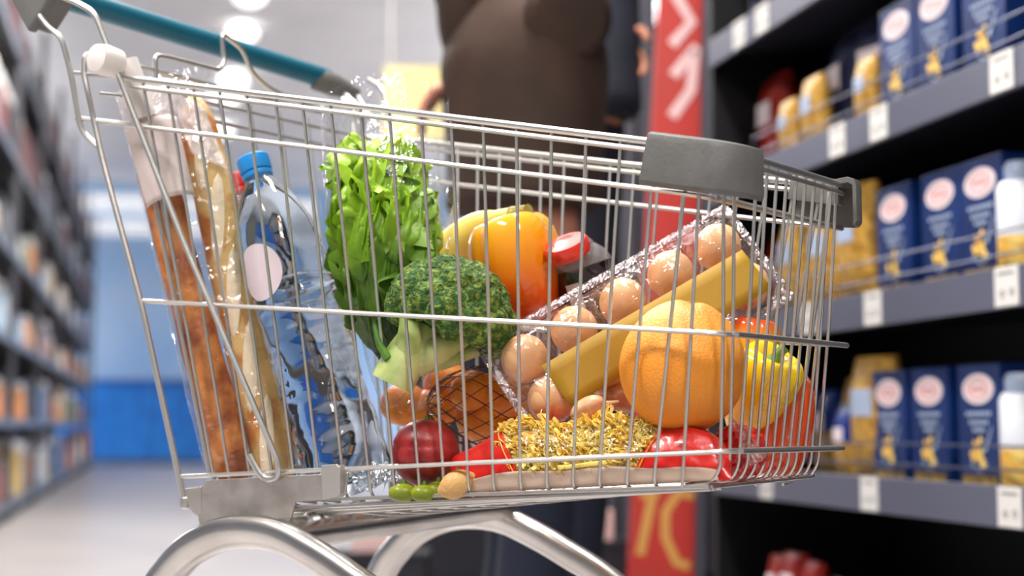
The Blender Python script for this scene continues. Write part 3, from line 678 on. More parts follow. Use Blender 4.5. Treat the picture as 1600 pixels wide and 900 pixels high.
# peppers
def pepper(label, c, R, H, rot, lobes, m, stem=None, taper=.75, seed=0, name='bell_pepper', bend=.0, stem_m=None):
    t = thing(name, V(c), label, 'bell pepper')
    def f(d):
        return 1
    b = MB(); rot = rot or Matrix.Identity(3)
    def g_(u, v):
        th = PI*(.002+.996*v); ph = 2*PI*u
        z = math.cos(th); s_ = max(1e-4, math.sin(th))**.62; zz = math.copysign(abs(z)**.85, z)
        lob = abs(math.cos(lobes*ph/2+seed)); lobe = .86+.14*lob**.7
        if z > 0: dim = .30*math.exp(-(s_/.42)**2)*1.0; zz = zz-dim; zz += .06*lob*s_*(z)
        else: zz = zz+.16*math.exp(-(s_/.4)**2); zz -= .05*lob*s_*(-z)
        r = s_*lobe*(1-(1-taper)*(.5-.5*zz)**1.2)
        n = .02*noise.noise(V((math.cos(ph)*1.5+seed, math.sin(ph)*1.5, zz*1.2)))
        return V(c)+rot@V((R*(r+n)*math.cos(ph), R*(r+n)*math.sin(ph), H*zz+bend*zz*zz*0))
    b.surf(g_, 72, 40, True); b.build('flesh', m, t)
    if stem:
        base = V(c)+rot@V((0, 0, H*.62)); P = [base, base.lerp(V(stem), .35)+rot@V((0, 0, .004)), V(stem)]
        b = MB(); b.tube(fillet(P, .02, 5), [.0095, .008, .0062, .0055, .0052, .005, .005, .0055, .0066][:len(fillet(P, .02, 5))], 10)
        b.lathe([(.017, -.002), (.014, .003), (.007, .006), (.002, .008)], 10, Matrix.Translation(base) @ rot.to_4x4())
        b.build('stem', stem_m or M['stem'], t)
    return t
M['stem'] = mat('stem', lin(95, 140, 45), .45, var=lin(70, 110, 35), vscale=60)
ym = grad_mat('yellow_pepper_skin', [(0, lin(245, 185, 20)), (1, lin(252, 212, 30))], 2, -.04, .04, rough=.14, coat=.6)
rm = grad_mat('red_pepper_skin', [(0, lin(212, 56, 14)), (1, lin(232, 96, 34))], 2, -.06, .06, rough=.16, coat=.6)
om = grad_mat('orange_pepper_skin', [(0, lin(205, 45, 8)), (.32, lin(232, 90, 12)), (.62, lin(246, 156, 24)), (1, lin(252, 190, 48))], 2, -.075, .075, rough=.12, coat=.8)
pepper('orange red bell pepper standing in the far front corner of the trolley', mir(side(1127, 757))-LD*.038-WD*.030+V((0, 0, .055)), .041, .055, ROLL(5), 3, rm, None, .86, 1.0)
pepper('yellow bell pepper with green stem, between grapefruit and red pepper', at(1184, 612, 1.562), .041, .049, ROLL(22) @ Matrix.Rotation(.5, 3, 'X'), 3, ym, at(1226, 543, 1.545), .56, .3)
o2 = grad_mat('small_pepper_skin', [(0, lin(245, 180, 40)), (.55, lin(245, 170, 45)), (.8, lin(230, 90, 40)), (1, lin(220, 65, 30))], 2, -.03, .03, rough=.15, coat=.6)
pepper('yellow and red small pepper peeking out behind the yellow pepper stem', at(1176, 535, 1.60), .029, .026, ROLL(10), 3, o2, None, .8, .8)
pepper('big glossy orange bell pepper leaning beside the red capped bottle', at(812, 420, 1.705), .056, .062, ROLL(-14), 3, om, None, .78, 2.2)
t = thing('tomato', at(1156, 512, 1.62), 'small piece of red tomato skin showing under the right end of the egg carton', 'tomato')
blob('fruit', mat('tomato_red', lin(205, 40, 28), .2, coat=.5), t, at(1158, 520, 1.63), (.02, .02, .016), lambda d: 1-.12*max(0, d.z)**8)
b = MB()
for k in range(5): b.tube([at(1158, 520, 1.63)+V((0, 0, .0145)), at(1158, 520, 1.63)+V((.009*math.cos(k*1.257), .009*math.sin(k*1.257), .0145))], [.002, .0005], 5)
b.build('calyx', M['stem'], t)
# banana
def banana(P, R, label, stem_to=None, flat=1):
    P = [V(p) for p in P]; Q = fillet(P, .05, 12); n = len(Q)
    t = thing('banana', Q[0], label, 'banana'); b = MB(); rad = []
    for i in range(n):
        u = i/(n-1); rad.append(R*(math.sin(PI*min(1, u*1.0+.02)))**.38*(1 if u > .2 else 1) if u < .97 else R*.3)
    b.tube(Q, rad, 14); b.build('fruit', M['banana'], t)
    b = MB(); b.tube([Q[0]+(Q[0]-Q[1]).normalized()*.016, Q[0]+(Q[1]-Q[0]).normalized()*.006], [.0055, .009], 8); lab(b.build('stem', mat('banana_stem', lin(150, 140, 70), .6), t), 'brownish green stem')
    return t
M['banana'] = mat('banana', lin(246, 226, 140), .4, var=lin(238, 210, 105), vscale=15)
banana([at(806, 333, 1.74), at(745, 352, 1.78), at(690, 405, 1.80), at(665, 470, 1.78), at(665, 500, 1.78)], .022, 'pale yellow banana curving down behind the orange pepper, stem at top')
banana([at(812, 336, 1.80), at(760, 372, 1.83), at(700, 420, 1.86), at(672, 500, 1.86)], .019, 'second banana, mostly hidden behind the front banana')
# bottle with red cap
lid = at(884, 382, 1.655); ax = (lid-at(930, 452, 1.70)).normalized(); ax = V((-.34, -.30, .86)).normalized()
Mx = frame(ax, (1, 0, 0), lid)
t = thing('sauce_jar', lid-ax*.12, 'tilted dark glass sauce jar with red lid beside the orange pepper', 'jar')
M['darkglass'] = mat('darkglass', lin(38, 16, 18), .06, spec=.9, coat=.8)
M['clearneck'] = mat('clearneck', (.35, .33, .33), .04, alpha=.45, spec=1)
body_c = at(912, 425, 1.70); ax2 = V((-.30, -.12, .95)).normalized(); Mb = frame(ax2, (1, 0, 0), at(921, 458, 1.705))
b = MB(); b.lathe([(.012, -.055), (.034, -.052), (.036, -.045), (.036, .022), (.034, .030)], 32, Mb); b.build('sauce_body', M['darkglass'], t)
b = MB(); b.lathe([(.034, .030), (.031, .040), (.025, .047), (.022, .050)], 32, Mb, cap=False); lab(b.build('glass_shoulder', M['clearneck'], t), 'clear empty glass shoulder')
b = MB(); b.lathe([(.0235, -.012), (.0245, -.010), (.0245, .0), (.0225, .003), (.004, .0045)], 32, frame(V((-.35, -.42, .84)), (1, 0, 0), lid)); b.build('lid', mat('lid_red', lin(214, 50, 34), .25, coat=.5), t)
b = MB(); b.tube([lid-V((-.35, -.42, .84)).normalized()*.011, Mb@V((0, 0, .042))], [.0195, .023], 24); lab(b.build('neck', M['clearneck'], t), 'clear neck under the lid')
fr = Mb; b = MB(); b.surf(lambda u, v: fr@V((.0365*math.cos(-2.25+.42*u), .0365*math.sin(-2.25+.42*u), -.012+.028*v)), 8, 2); b.build('label_patch', M['tagwhite'], t)
# water bottles
def bottle(p_top, p_base, R, label, capc, stick=True):
    p_top, p_base = V(p_top), V(p_base); ax = (p_top-p_base); H = ax.length; Fm = frame(ax, (1, 0, 0), p_base)
    t = thing('water_bottle', p_base, label, 'water bottle')
    prof = [(R*.2, .012), (R*.55, .004), (R*.85, .0), (R*.97, .012), (R, .03)]
    z = .05
    while z < H*.60:
        prof += [(R, z), (R*.982, z+.005), (R*.982, z+.009), (R, z+.014)]; z += .027
    prof += [(R*.93, H*.60), (R*.93, H*.62), (R, H*.645), (R, H*.70), (R*.94, H*.77), (R*.8, H*.83), (R*.58, H*.885), (R*.36, H*.92), (.0135, H*.935), (.0135, H*.95)]
    b = MB(); vs = []
    def f(u, v):
        i = v*(len(prof)-1); k = int(i); k = min(k, len(prof)-2); fr_ = i-k; r = prof[k][0]*(1-fr_)+prof[k+1][0]*fr_; zz = prof[k][1]*(1-fr_)+prof[k+1][1]*fr_
        a = 2*PI*u; r += .0016*noise.noise(V((math.cos(a)*2.2, math.sin(a)*2.2, zz*38)))*(1 if zz < H*.8 else 0) + (.0012*math.cos(5*a+zz*30) if zz < H*.6 else 0)
        return Fm@V((r*math.cos(a), r*math.sin(a), zz))
    b.surf(f, 64, (len(prof)-1)*2, True); b.f += [tuple(range(63, -1, -1)), tuple(range(len(b.v)-64, len(b.v)))]
    b.build('plastic_bottle', M['water'], t)
    b = MB()
    def ridged(r): return r
    b.lathe([(.0165, H*.935), (.017, H*.94), (.017, H*.948)], 24, Fm); lab(b.build('cap_ring', capc, t), 'ring below the cap')
    b = MB(); n = 48; vs = []
    rows_ = [(.0172, H*.952), (.0178, H*.955), (.0178, H*.995), (.0160, H), (.004, H*1.001)]
    for r, zz in rows_:
        for k in range(n): a = 2*PI*k/n; rr = r*(1.012 if k % 2 else .985); vs.append(Fm@V((rr*math.cos(a), rr*math.sin(a), zz)))
    fs = [(i*n+k, i*n+(k+1) % n, (i+1)*n+(k+1) % n, (i+1)*n+k) for i in range(len(rows_)-1) for k in range(n)]+[tuple(range(n-1, -1, -1)), tuple((len(rows_)-1)*n+k for k in range(n))]
    b.add(vs, fs); b.build('cap', capc, t)
    if stick:
        # round paper label: disc wrapped on the body facing the viewer
        face = V((-.55, -.83, 0)); lf = Fm.inverted().to_3x3()@face; a0 = math.atan2(lf.y, lf.x)
        b = MB(); zc = H*.635; RL = .0255*1.05
        def lf_(u, v):
            a = 2*PI*u; rr = v*RL; dx, dz = rr*math.cos(a), rr*math.sin(a)*1.15; q = a0+dx/R
            return Fm@V(((R+.0015)*math.cos(q), (R+.0015)*math.sin(q), zc+dz))
        b.surf(lf_, 36, 5, True); b.build('round_label', M['pinkpaper'], t)
    return t
M['water'] = mat('water', (.66, .71, .76), .02, trans=1.0, ior=1.12, spec=.8, coat=.4)
M['pinkpaper'] = mat('pinkpaper', lin(218, 200, 205), .6)
M['capblue'] = mat('capblue', lin(40, 140, 215), .35); M['capred'] = mat('capred', lin(205, 35, 35), .35)
bottle(at(394, 246, 1.735), at(553, 764, 1.672), .0455, 'large clear water bottle with bright blue cap and round label', M['capblue'])
bottle(at(368, 276, 1.865), at(505, 745, 1.80), .040, 'second water bottle with red cap, behind the blue capped one', M['capred'], False)
# baguettes
bag_c = mat('crust_dark', lin(150, 74, 24), .5, var=lin(205, 128, 58), vscale=30, vdetail=6, bump=.7, bscale=60)
bag_l = mat('crust_pale', lin(226, 186, 120), .55, var=lin(196, 120, 50), vscale=22, vdetail=6, bump=.8, bscale=45, vlo=.5, vhi=.62)
M['flour'] = mat('flour', lin(248, 228, 196), .8, bump=.5, bscale=120)
def baguette(p0, p1, R, m, label, slash=True):
    p0, p1 = V(p0), V(p1); H = (p1-p0).length; Fm = frame(p1-p0, (1, 0, 0), p0); t = thing('baguette', p0, label, 'baguette')
    b = MB()
    def f(u, v):
        a = 2*PI*u; z = H*(.5-.5*math.cos(PI*v)) if True else H*v
        r = R*(1-abs(2*z/H-1)**7)**.5 if 0 < v < 1 else .0005
        r *= 1+.06*noise.noise(V((math.cos(a), math.sin(a), z*22)))+.03*math.sin(z*55+1.5*math.cos(a))
        return Fm@V((r*math.cos(a)*1.0, r*math.sin(a)*.9, z))
    b.surf(f, 36, 90, True); b.build('crust', m, t)
    if slash:
        b = MB(); face = Fm.inverted().to_3x3()@V((-.1, -1, .1)); a0 = math.atan2(face.y, face.x)
        for k in range(5):
            zc = H*(.14+.18*k)
            def g_(u, v, zc=zc):
                s_ = (u-.5)*2; wd = .33*(1-s_*s_)**.5 if abs(s_) < 1 else 0; a = a0+(v-.5)*2*wd+s_*.45+.15; z = zc+s_*.05
                rr = R*1.035*(1+.03*math.sin(z*55+1.5*math.cos(a)))+.0012*(1-abs(v-.5)*2)
                return Fm@V((rr*math.cos(a), rr*math.sin(a)*.9, z))
            b.surf(g_, 14, 6)
        b.build('floured_slashes', M['flour'], t)
    return t
baguette(at(378, 785, 1.705), at(226, 205, 1.755), .0215, bag_c, 'dark golden baguette on the left, its top wrapped in paper', False)
baguette(at(440, 785, 1.725), at(300, 150, 1.765), .0235, bag_l, 'pale floury baguette right of the darker one')
# bag of film around the baguettes and paper band
t = thing('bread_bag', at(400, 760, 1.69), 'clear film bread bag with pinkish paper band around the two baguettes', 'bread bag')
b = MB(); q0, q1 = at(410, 792, 1.712), at(252, 128, 1.765); Fm = frame(q1-q0, (1, 0, 0), q0); H = (q1-q0).length
def bagf(u, v):
    a = 2*PI*u; e = math.sin(PI*min(1, v*6)/2)**.5; fl = 1 if v < .92 else 1-(v-.92)*2; k = 1+.03*noise.noise(V((math.cos(a)*3, math.sin(a)*3, v*9)))
    return Fm@V(((.0515+.004*v)*math.cos(a)*e*k+.004*v, .031*math.sin(a)*e*k*fl, H*v))
b.surf(bagf, 48, 60, True); b.build('clear_film', M['film'], t)
b = MB(); q0, q1 = at(268, 318, 1.712), at(222, 138, 1.738); Fp = frame(q1-q0, (1, 0, 0), q0); Hp = (q1-q0).length
def pf(u, v):
    a = PI*(1.02+.96*u); k = 1+.03*noise.noise(V((u*5, v*4, 3)))
    return Fp@V(((.026+.004*v)*math.cos(a)*k, .020*math.sin(a)*k, Hp*v))
b.surf(lambda u, v: pf(u, v*.68), 24, 14); b.build('paper_band', M['paper'], t, solid=.0006)
b = MB(); b.surf(lambda u, v: pf(u*1.15, .68+.32*v)+V((.012*u*v, 0, 0)), 30, 14)
b.surf(lambda u, v: at(262, 140, 1.735).lerp(at(318, 165, 1.745), u)+(at(300, 240, 1.725)-at(262, 140, 1.735))*v+V((0, .004*noise.noise(V((u*6, v*6, 8))), 0)), 16, 16)
b.build('crinkled_top', M['film_dense'], t, solid=.0003)
# lettuce
lg = grad_mat('lettuce_green', [(0, lin(52, 76, 20)), (.35, lin(80, 118, 26)), (.65, lin(138, 182, 36)), (1, lin(178, 212, 60))], 2, .0, .24, rough=.4, mottle=.5, mscale=28, bump=.3, bscale=80)  # ramp darkens towards the base, shading painted into the leaf colour
lb_ = at(625, 555, 1.655); lt_ = at(582, 222, 1.70)
t = thing('lettuce', lb_, 'bright green frilly lettuce head in a clear plastic sleeve', 'lettuce')
Lf = frame(lt_-lb_, (1, 0, 0), lb_); LH = (lt_-lb_).length
rng = random.Random(11)
def leaf(i, az, spread, ht, wid, seed):
    b = MB()
    def f(u, v):
        s_ = (u-.5)*2; wv = wid*(math.sin(PI*min(1, .10+.62*v))**.8)*(1 if v < .9 else 1-.5*((v-.9)/.1)**2)
        x = s_*wv; rr = .006+spread*math.sin(PI*.5*min(1, v*1.25))*(1-.25*v*v); z = ht*v
        ed = max(abs(s_)**2.0, max(0, (v-.6)/.4)**1.5)
        ruf = ed*(.010*math.sin(s_*13+seed+v*15)+.007*math.sin(v*27+seed*2+s_*8))+ed*.005*math.sin(s_*31+v*40+seed)
        ruf2 = ed*(.005*math.sin(s_*21+seed*3)+.006*noise.noise(V((s_*6+seed, v*6, 2))))
        y = rr-.45*x*x/max(.03, wid)+ruf; z += ruf2*1.3-.012*ed*v
        c_, s2 = math.cos(az), math.sin(az)
        return Lf@V((x*c_-y*s2, x*s2+y*c_, z))
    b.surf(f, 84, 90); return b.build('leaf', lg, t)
n = 0
for ringk, (cnt, sp_, h_, w_) in enumerate(((3, .012, 1.0, .034), (6, .028, 1.0, .040), (8, .046, .94, .042), (8, .054, .76, .044))):
    for k in range(cnt):
        az = 2*PI*k/cnt+ringk*.7+rng.uniform(-.2, .2); leaf(n, az, sp_, LH*h_*rng.uniform(.88, 1.05), w_*rng.uniform(.85, 1.15), rng.uniform(0, 20)); n += 1
b = MB(); b.tube([lb_, lb_.lerp(lt_, .45)], [.016, .008], 12); lab(b.build('stalk', mat('lettuce_stalk', lin(190, 205, 120), .5), t), 'pale stalk')
b = MB(); s0_, s1_ = at(632, 640, 1.64), at(600, 152, 1.715); Sf = frame(s1_-s0_, (1, 0, 0), s0_); SH = (s1_-s0_).length
def sl(u, v):
    a = 2*PI*u; r = .020+.050*min(1, v*1.5)**.8; k = 1+.06*noise.noise(V((math.cos(a)*3, math.sin(a)*3, v*7)))
    return Sf@V((r*math.cos(a)*k, r*.72*math.sin(a)*k, SH*v*(1-.02*math.cos(a*2))))
b.surf(sl, 48, 44, True); b.build('plastic_sleeve', M['film'], t)
# broccoli
bm = mat('broccoli_green', lin(52, 92, 34), .75, var=lin(140, 160, 66), vscale=170, vdetail=2, bump=1.0, bscale=330, vlo=.45, vhi=.68)
bs_ = mat('broccoli_stem', lin(150, 172, 92), .5, var=lin(200, 206, 140), vscale=22)
bc = at(706, 491, 1.605); t = thing('broccoli', at(625, 606, 1.60), 'green broccoli head with thick pale stem, in front of the lettuce', 'broccoli')
ic = []
b = MB(); rng = random.Random(2)
ctr = bc; tiltR = Matrix.Rotation(math.radians(22), 3, 'Y')
fl = []
N_ = 60
for k in range(N_):
    zz = 1-(k+.5)/N_*1.32; ph = k*2.39996; rr = math.sqrt(max(0, 1-zz*zz)); d = V((rr*math.cos(ph), rr*math.sin(ph), zz))
    fl.append((ctr+tiltR@V((d.x*.050, d.y*.042, d.z*.040)), .0165*rng.uniform(.8, 1.2), tiltR@d))
def ico():
    import bmesh
    bb = bmesh.new(); bmesh.ops.create_icosphere(bb, subdivisions=4, radius=1); vs = [v.co.copy() for v in bb.verts]; fs = [tuple(v.index for v in f.verts) for f in bb.faces]; bb.free(); return vs, fs
IV, IF = ico()
for (c, r, d) in fl:
    sd = V((rng.uniform(0, 50), rng.uniform(0, 50), 0))
    vs = []
    for v in IV:
        n_ = noise.noise(v*5.5+sd); n2 = noise.cell(v*7+sd); vs.append(c+v*r*(1+.10*n_+.10*abs(noise.noise(v*11+sd))))
    b.add(vs, IF)
b.build('crown', bm, t)
b = MB(); sb_ = at(612, 600, 1.585)
def stm(P, R): b.tube(fillet(P, .02, 5), [R[0]+(R[1]-R[0])*i/(len(fillet(P, .02, 5))-1) for i in range(len(fillet(P, .02, 5)))], 12)
stm([sb_, at(632, 560, 1.585), at(660, 520, 1.60)], (.022, .020)); stm([at(634, 575, 1.59), at(640, 530, 1.575), at(640, 490, 1.58)], (.016, .010))
stm([at(640, 565, 1.59), at(690, 545, 1.59), at(730, 520, 1.60)], (.018, .011)); stm([at(640, 560, 1.61), at(670, 530, 1.61), at(700, 500, 1.61)], (.02, .02))
stm([at(650, 566, 1.60), at(700, 560, 1.61), at(745, 545, 1.62)], (.013, .008))
b.build('stem', bs_, t)
b = MB(); stm([at(606, 560, 1.57), at(590, 535, 1.57), at(584, 500, 1.575)], (.0045, .0022)); b.build('leaf_stalk', M['stem'], t)
# egg carton
E1 = (at(1122, 388, 1.630)-at(820, 562, 1.590)); EL = E1.length; e1 = E1.normalized()
eN = V((-.05, -.95, .26)); eN = (eN-e1*eN.dot(e1)).normalized(); e2 = eN.cross(e1).normalized()
if e2.z > 0: e2 = -e2
ec = at(820, 560, 1.59)
def EG(a, c, h): return ec+e1*a+e2*c+eN*h            # a along, c down across, h out of the lid
t = thing('egg_carton', EG(.12, .05, -.03), 'clear plastic ten-egg carton with plain gold label band, tilted behind the grapefruit', 'egg carton')
sp_ = EL/4; Lc = sp_*5
def carton(u, v, sgn):
    a = -sp_*.52+Lc*u; c = -.028+.105*v
    ca_ = abs(math.sin(PI*((a+sp_*.5)/sp_)))**.6; cc_ = abs(math.sin(PI*min(1, max(0, v))*2))**.6 if True else 1
    ed = min(1, u*14, (1-u)*14, v*7, (1-v)*7); h = ed*(.013+.017*ca_*cc_)
    return EG(a, c, h if sgn > 0 else -h*.95-.001)
b = MB(); b.surf(lambda u, v: carton(u, v, 1), 110, 44); b.build('lid', M['clear'], t)
b = MB(); b.surf(lambda u, v: carton(u, v, -1), 80, 30); b.build('tray', M['clear'], t)
b = MB()
rimp = [EG(-sp_*.56, -.033, 0), EG(Lc-sp_*.46, -.033, 0), EG(Lc-sp_*.46, .083, 0), EG(-sp_*.56, .083, 0)]
def flat(P, w_, th):
    n = len(P)
    for i in range(n):
        a_, c_ = P[i], P[(i+1) % n]; d = (c_-a_).normalized(); o = d.cross(eN)
        b.prism([a_-o*w_/2, c_-o*w_/2, c_+o*w_/2, a_+o*w_/2], eN*th)
flat(rimp, .008, .0015); b.tube(rimp, .0013, 6, closed=True); b.tube([p+eN*.004 for p in rimp], .0008, 6, closed=True); b.build('flange', M['clear2'] if 'clear2' in M else film_mat('clear_edge', (1, .97, .97), .15, .7, bscale=90, tint=(.85, .80, .82)), t)
egm = mat('eggshell', lin(232, 168, 112), .45, var=lin(244, 194, 142), vscale=18)
for r_ in range(2):
    for k in range(5):
        c = EG(k*sp_, r_*.050, .000)
        lb = ('brown egg in the upper row of the carton, %s from the left' % ['first', 'second', 'third', 'fourth', 'fifth'][k]) if r_ == 0 else ('brown egg in the lower row under the gold label, %s from the left' % ['first', 'second', 'third', 'fourth', 'fifth'][k])
        e = thing('egg', c, lb, 'egg', 'brown eggs in the clear carton')
        R = Matrix((e1, eN.cross(e1), eN)).transposed()
        blob('shell', egm, e, c, (.0238, .0238, .029), lambda d: 1-.05*d.z*(1-abs(d.z)), R, 32, 24)
# gold label band following the lid
gd = mat('gold_label', lin(172, 132, 28), .6)
b = MB()
def band(u, v):
    a = sp_*.05+(sp_*4.07)*u; return EG(a+.003*v, .0245+.049*v, .0325-.004*v)
b.surf(band, 20, 4)
b.build('label_band', gd, t, solid=.0005)
# nectarine
pm_ = mat('nectarine_skin', lin(120, 22, 28), .38, var=lin(165, 48, 44), vscale=28, vdetail=5, bump=.1, bscale=200)
def nfn(d):
    s_ = math.exp(-(abs(d.x*.35-d.z*.94+.22)/.10)**2) if d.y < .2 else 0
    return 1-.045*s_
def fruit_stem(c, t, h, m=None):
    b = MB(); b.tube([V(c)+V((0, 0, h-.004)), V(c)+V((.001, 0, h+.004))], [.003, .0015], 6); b.build('stem', m or M['stem'], t)
nc_ = at(665, 708, 1.60); t = thing('nectarine', nc_, 'dark red nectarine left of the red pasta bag', 'nectarine'); blob('fruit', pm_, t, nc_, (.0345, .0335, .0335), nfn, ROLL(20), 72, 56); fruit_stem(nc_, t, .033)
# tangerines in a net
tg = mat('tangerine_skin', lin(226, 110, 20), .4, var=lin(240, 150, 40), vscale=30, bump=.3, bscale=350)
tc_ = [(742, 612, 1.66), (790, 618, 1.655), (752, 655, 1.67), (812, 662, 1.68), (632, 632, 1.74), (676, 640, 1.74), (845, 640, 1.72), (700, 600, 1.75)]
wh = ['upper left in the net', 'upper right in the net', 'low in the net beside the red bag', 'at the right end of the net', 'left below the broccoli stem', 'behind the nectarine', 'behind the egg carton corner', 'deep behind the broccoli']
for (x, y, Y), wv in zip(tc_, wh):
    c = at(x, y, Y); e = thing('tangerine', c, 'orange tangerine '+wv, 'tangerine', 'tangerines in the net bag'); blob('fruit', tg, e, c, (.0265, .0265, .0235), lambda d: 1-.05*max(0, d.z)**10, None, 32, 24); fruit_stem(c, e, .0215)
t = thing('net_bag', at(755, 670, 1.67), 'dark orange net bag holding the tangerines under the broccoli', 'net bag')
b = MB(); ncx = at(765, 634, 1.665)
for s_ in (-1, 1):
    for k in range(14):
        P = []
        for q in range(41):
            v = q/40; th = PI*(.06+.88*v); ph = 2*PI*k/14+s_*v*2.6; r = 1+.03*math.sin(ph*3)
            P.append(ncx+V((.066*math.cos(th)*1.0, .045*math.sin(th)*math.cos(ph)*r, .043*math.sin(th)*math.sin(ph)*r)))
        b.tube(P, .0006, 4)
b.build('net_threads', mat('net_orange', lin(90, 40, 20), .5), t)
# garlic / shallots on the pasta
gmt = mat('garlic_skin', lin(214, 176, 130), .45, var=lin(190, 130, 90), vscale=40)
for k, (x, y, Y, rx, rl, lb) in enumerate(((926, 640, 1.535, .021, 70, 'pale garlic bulb lying on the pasta left of the grapefruit'), (968, 622, 1.575, .020, -60, 'second garlic bulb half hidden behind the grapefruit'))):
    c = at(x, y, Y); e = thing('garlic_bulb', c, lb, 'garlic'); R = ROLL(rl)
    blob('cloves', gmt, e, c, (rx*.62, rx*.62, rx), lambda d: (1+.06*abs(math.cos(3*math.atan2(d.y, d.x))))*(1-.35*max(0, d.z)**2), R, 48, 30)
    b = MB(); b.tube([c+R@V((0, 0, rx*.6)), c+R@V((.002, 0, rx*1.25))], [.004, .0018], 8); b.build('stem', mat('garlic_stem', lin(200, 165, 120), .6), e)
# green pears at the bottom, yellow lemon
gp = mat('pear_green', lin(150, 155, 30), .35, var=lin(120, 135, 25), vscale=40)
for x, y, Y, r, lb in ((630, 770, 1.575, .0115, 'yellow green plum on the trolley floor, left below the nectarine'), (662, 771, 1.565, .0105, 'yellow green plum directly under the nectarine'), (684, 767, 1.57, .0115, 'yellow green plum right below the nectarine')):
    c = at(x, y, Y); e = thing('green_plum', c, lb, 'plum', 'green plums on the trolley floor'); blob('fruit', gp, e, c, (r*1.25, r, r*.8), lambda d: 1-.03*math.exp(-(d.x/.1)**2), None, 28, 20); fruit_stem(c, e, r*.78)
c = at(714, 757, 1.548); e = thing('lemon', c, 'pale orange yellow lemon between nectarine and pasta bag', 'lemon')
blob('fruit', mat('lemon_skin', lin(214, 168, 104), .45, bump=.3, bscale=300), e, c, (.0175, .012, .0135), lambda d: 1+.18*abs(d.x)**12, ROLL(-25), 36, 24); fruit_stem(c, e, .012)
# ------------------------------------------------------------------ pasta bag lying along the near side
t = thing('pasta_packet', side(930, 762, -.04), 'red pasta packet with clear window of yellow spirals and beige bottom strip', 'pasta packet')
def pk(u, v, k=0.0, bulge=1.0):
    """u along the packet 0..1, v around the front face 0 bottom .. 1 top, 1..2 back"""
    px = 704+(1142-704)*u; yb = 771-(px-704)*.047; yt = 672-14*math.sin(PI*u)+ (10*(1-u)) + 6*math.sin(u*19)
    endf = min(1, u*5.5, (1-u)*6)**.6; H0 = side(px, yb, -.010); H1 = side(px, yt+ (1-endf)*38, -.030)
    vv = min(v, 2-v); q = H0.lerp(H1, vv); dep = .05*endf*math.sin(PI*vv)**.6
    q = q+PN*(dep*(.22 if v <= 1 else -1.2)*bulge)
    return q+PN*k+PN*.002*noise.noise(V((u*18, v*5, 1)))*endf
M['packet_red'] = mat('packet_red', lin(204, 28, 22), .3, coat=.4, bump=.5, bscale=40)
M['strip_beige'] = mat('strip_beige', lin(228, 200, 178), .5)
M['fusilli'] = mat('fusilli', lin(255, 214, 88), .5, var=lin(255, 232, 140), vscale=40, sss=.2)
M['orange_line'] = mat('orange_line', lin(240, 160, 50), .4)
def bnd(v, l): # slanted window boundaries
    return (.245-.055*v+.04*(1-v)) if l else (.665+.10*v-.02)
b = MB()
b.surf(lambda u, v: pk(u*bnd(v, 1), v), 24, 24); b.surf(lambda u, v: pk(bnd(v, 0)+(1-bnd(v, 0))*u, v), 30, 24)
b.surf(lambda u, v: pk(u, 1+v), 50, 14); b.build('red_film', M['packet_red'], t)
b = MB(); b.surf(lambda u, v: pk(bnd(v, 1)+(bnd(v, 0)-bnd(v, 1))*u, v, .0010), 44, 20); b.build('window_film', film_mat('window_film', (1, 1, .97), .02, .16, bscale=50), t)
b = MB()
for l, dx in ((1, -.014), (0, .012)):
    b = MB(); b.tube([pk(bnd(q/20, l)+dx, q/20, .0012) for q in range(21)], .0008, 5); b.build('orange_line', M['orange_line'], t)
b = MB(); b.surf(lambda u, v: pk(.06+.90*u, .02+(.30-.04*abs(u-.5))*v, .0022), 44, 6); b.build('bottom_strip', M['strip_beige'], t, solid=.0004)
b = MB(); b.surf(lambda u, v: pk(.405+.17*u, .335+.075*v, .0028), 10, 3); b.build('weight_patch', mat('patch_yellow', lin(240, 218, 110), .5), t, solid=.0004)
# fusilli pieces: uncountable mass behind the window
b = MB(); rng = random.Random(9)
for k in range(330):
    u = rng.uniform(.17, .75); v = rng.uniform(.22, 1.0)**.9
    if u < bnd(v, 1)-.01 or u > bnd(v, 0)+.01: continue
    c = pk(u, v, -.006-rng.random()*.004) + (V((0, 0, .004)) if v > .85 else V()); d = V((rng.gauss(0, 1), rng.gauss(0, .5), rng.gauss(0, .6))).normalized(); Fm = frame(d, None, c)
    Lg = rng.uniform(.018, .026); n = 10
    for s3 in range(3):
        vs = []
        for i in range(n+1):
            z = (i/n-.5)*Lg; a = i/n*5.0+s3*2*PI/3
            for (rr, da) in ((.0007, 0), (.0042, .0), (.0042, .28)): vs.append(Fm@V((rr*math.cos(a+da), rr*math.sin(a+da), z)))
        b.add(vs, [(i*3+j, i*3+j+1, (i+1)*3+j+1, (i+1)*3+j) for i in range(n) for j in range(2)])
fo = b.build('fusilli_spirals', M['fusilli'], t); fo['kind'] = 'stuff'
b = MB(); b.surf(lambda u, v: pk(.17+.60*u, .15+.8*v, -.011), 30, 14); b.build('inner_pasta_layer', mat('inner_pasta', lin(240, 200, 84), .6, var=lin(250, 222, 120), vscale=120, bump=1, bscale=200), t)
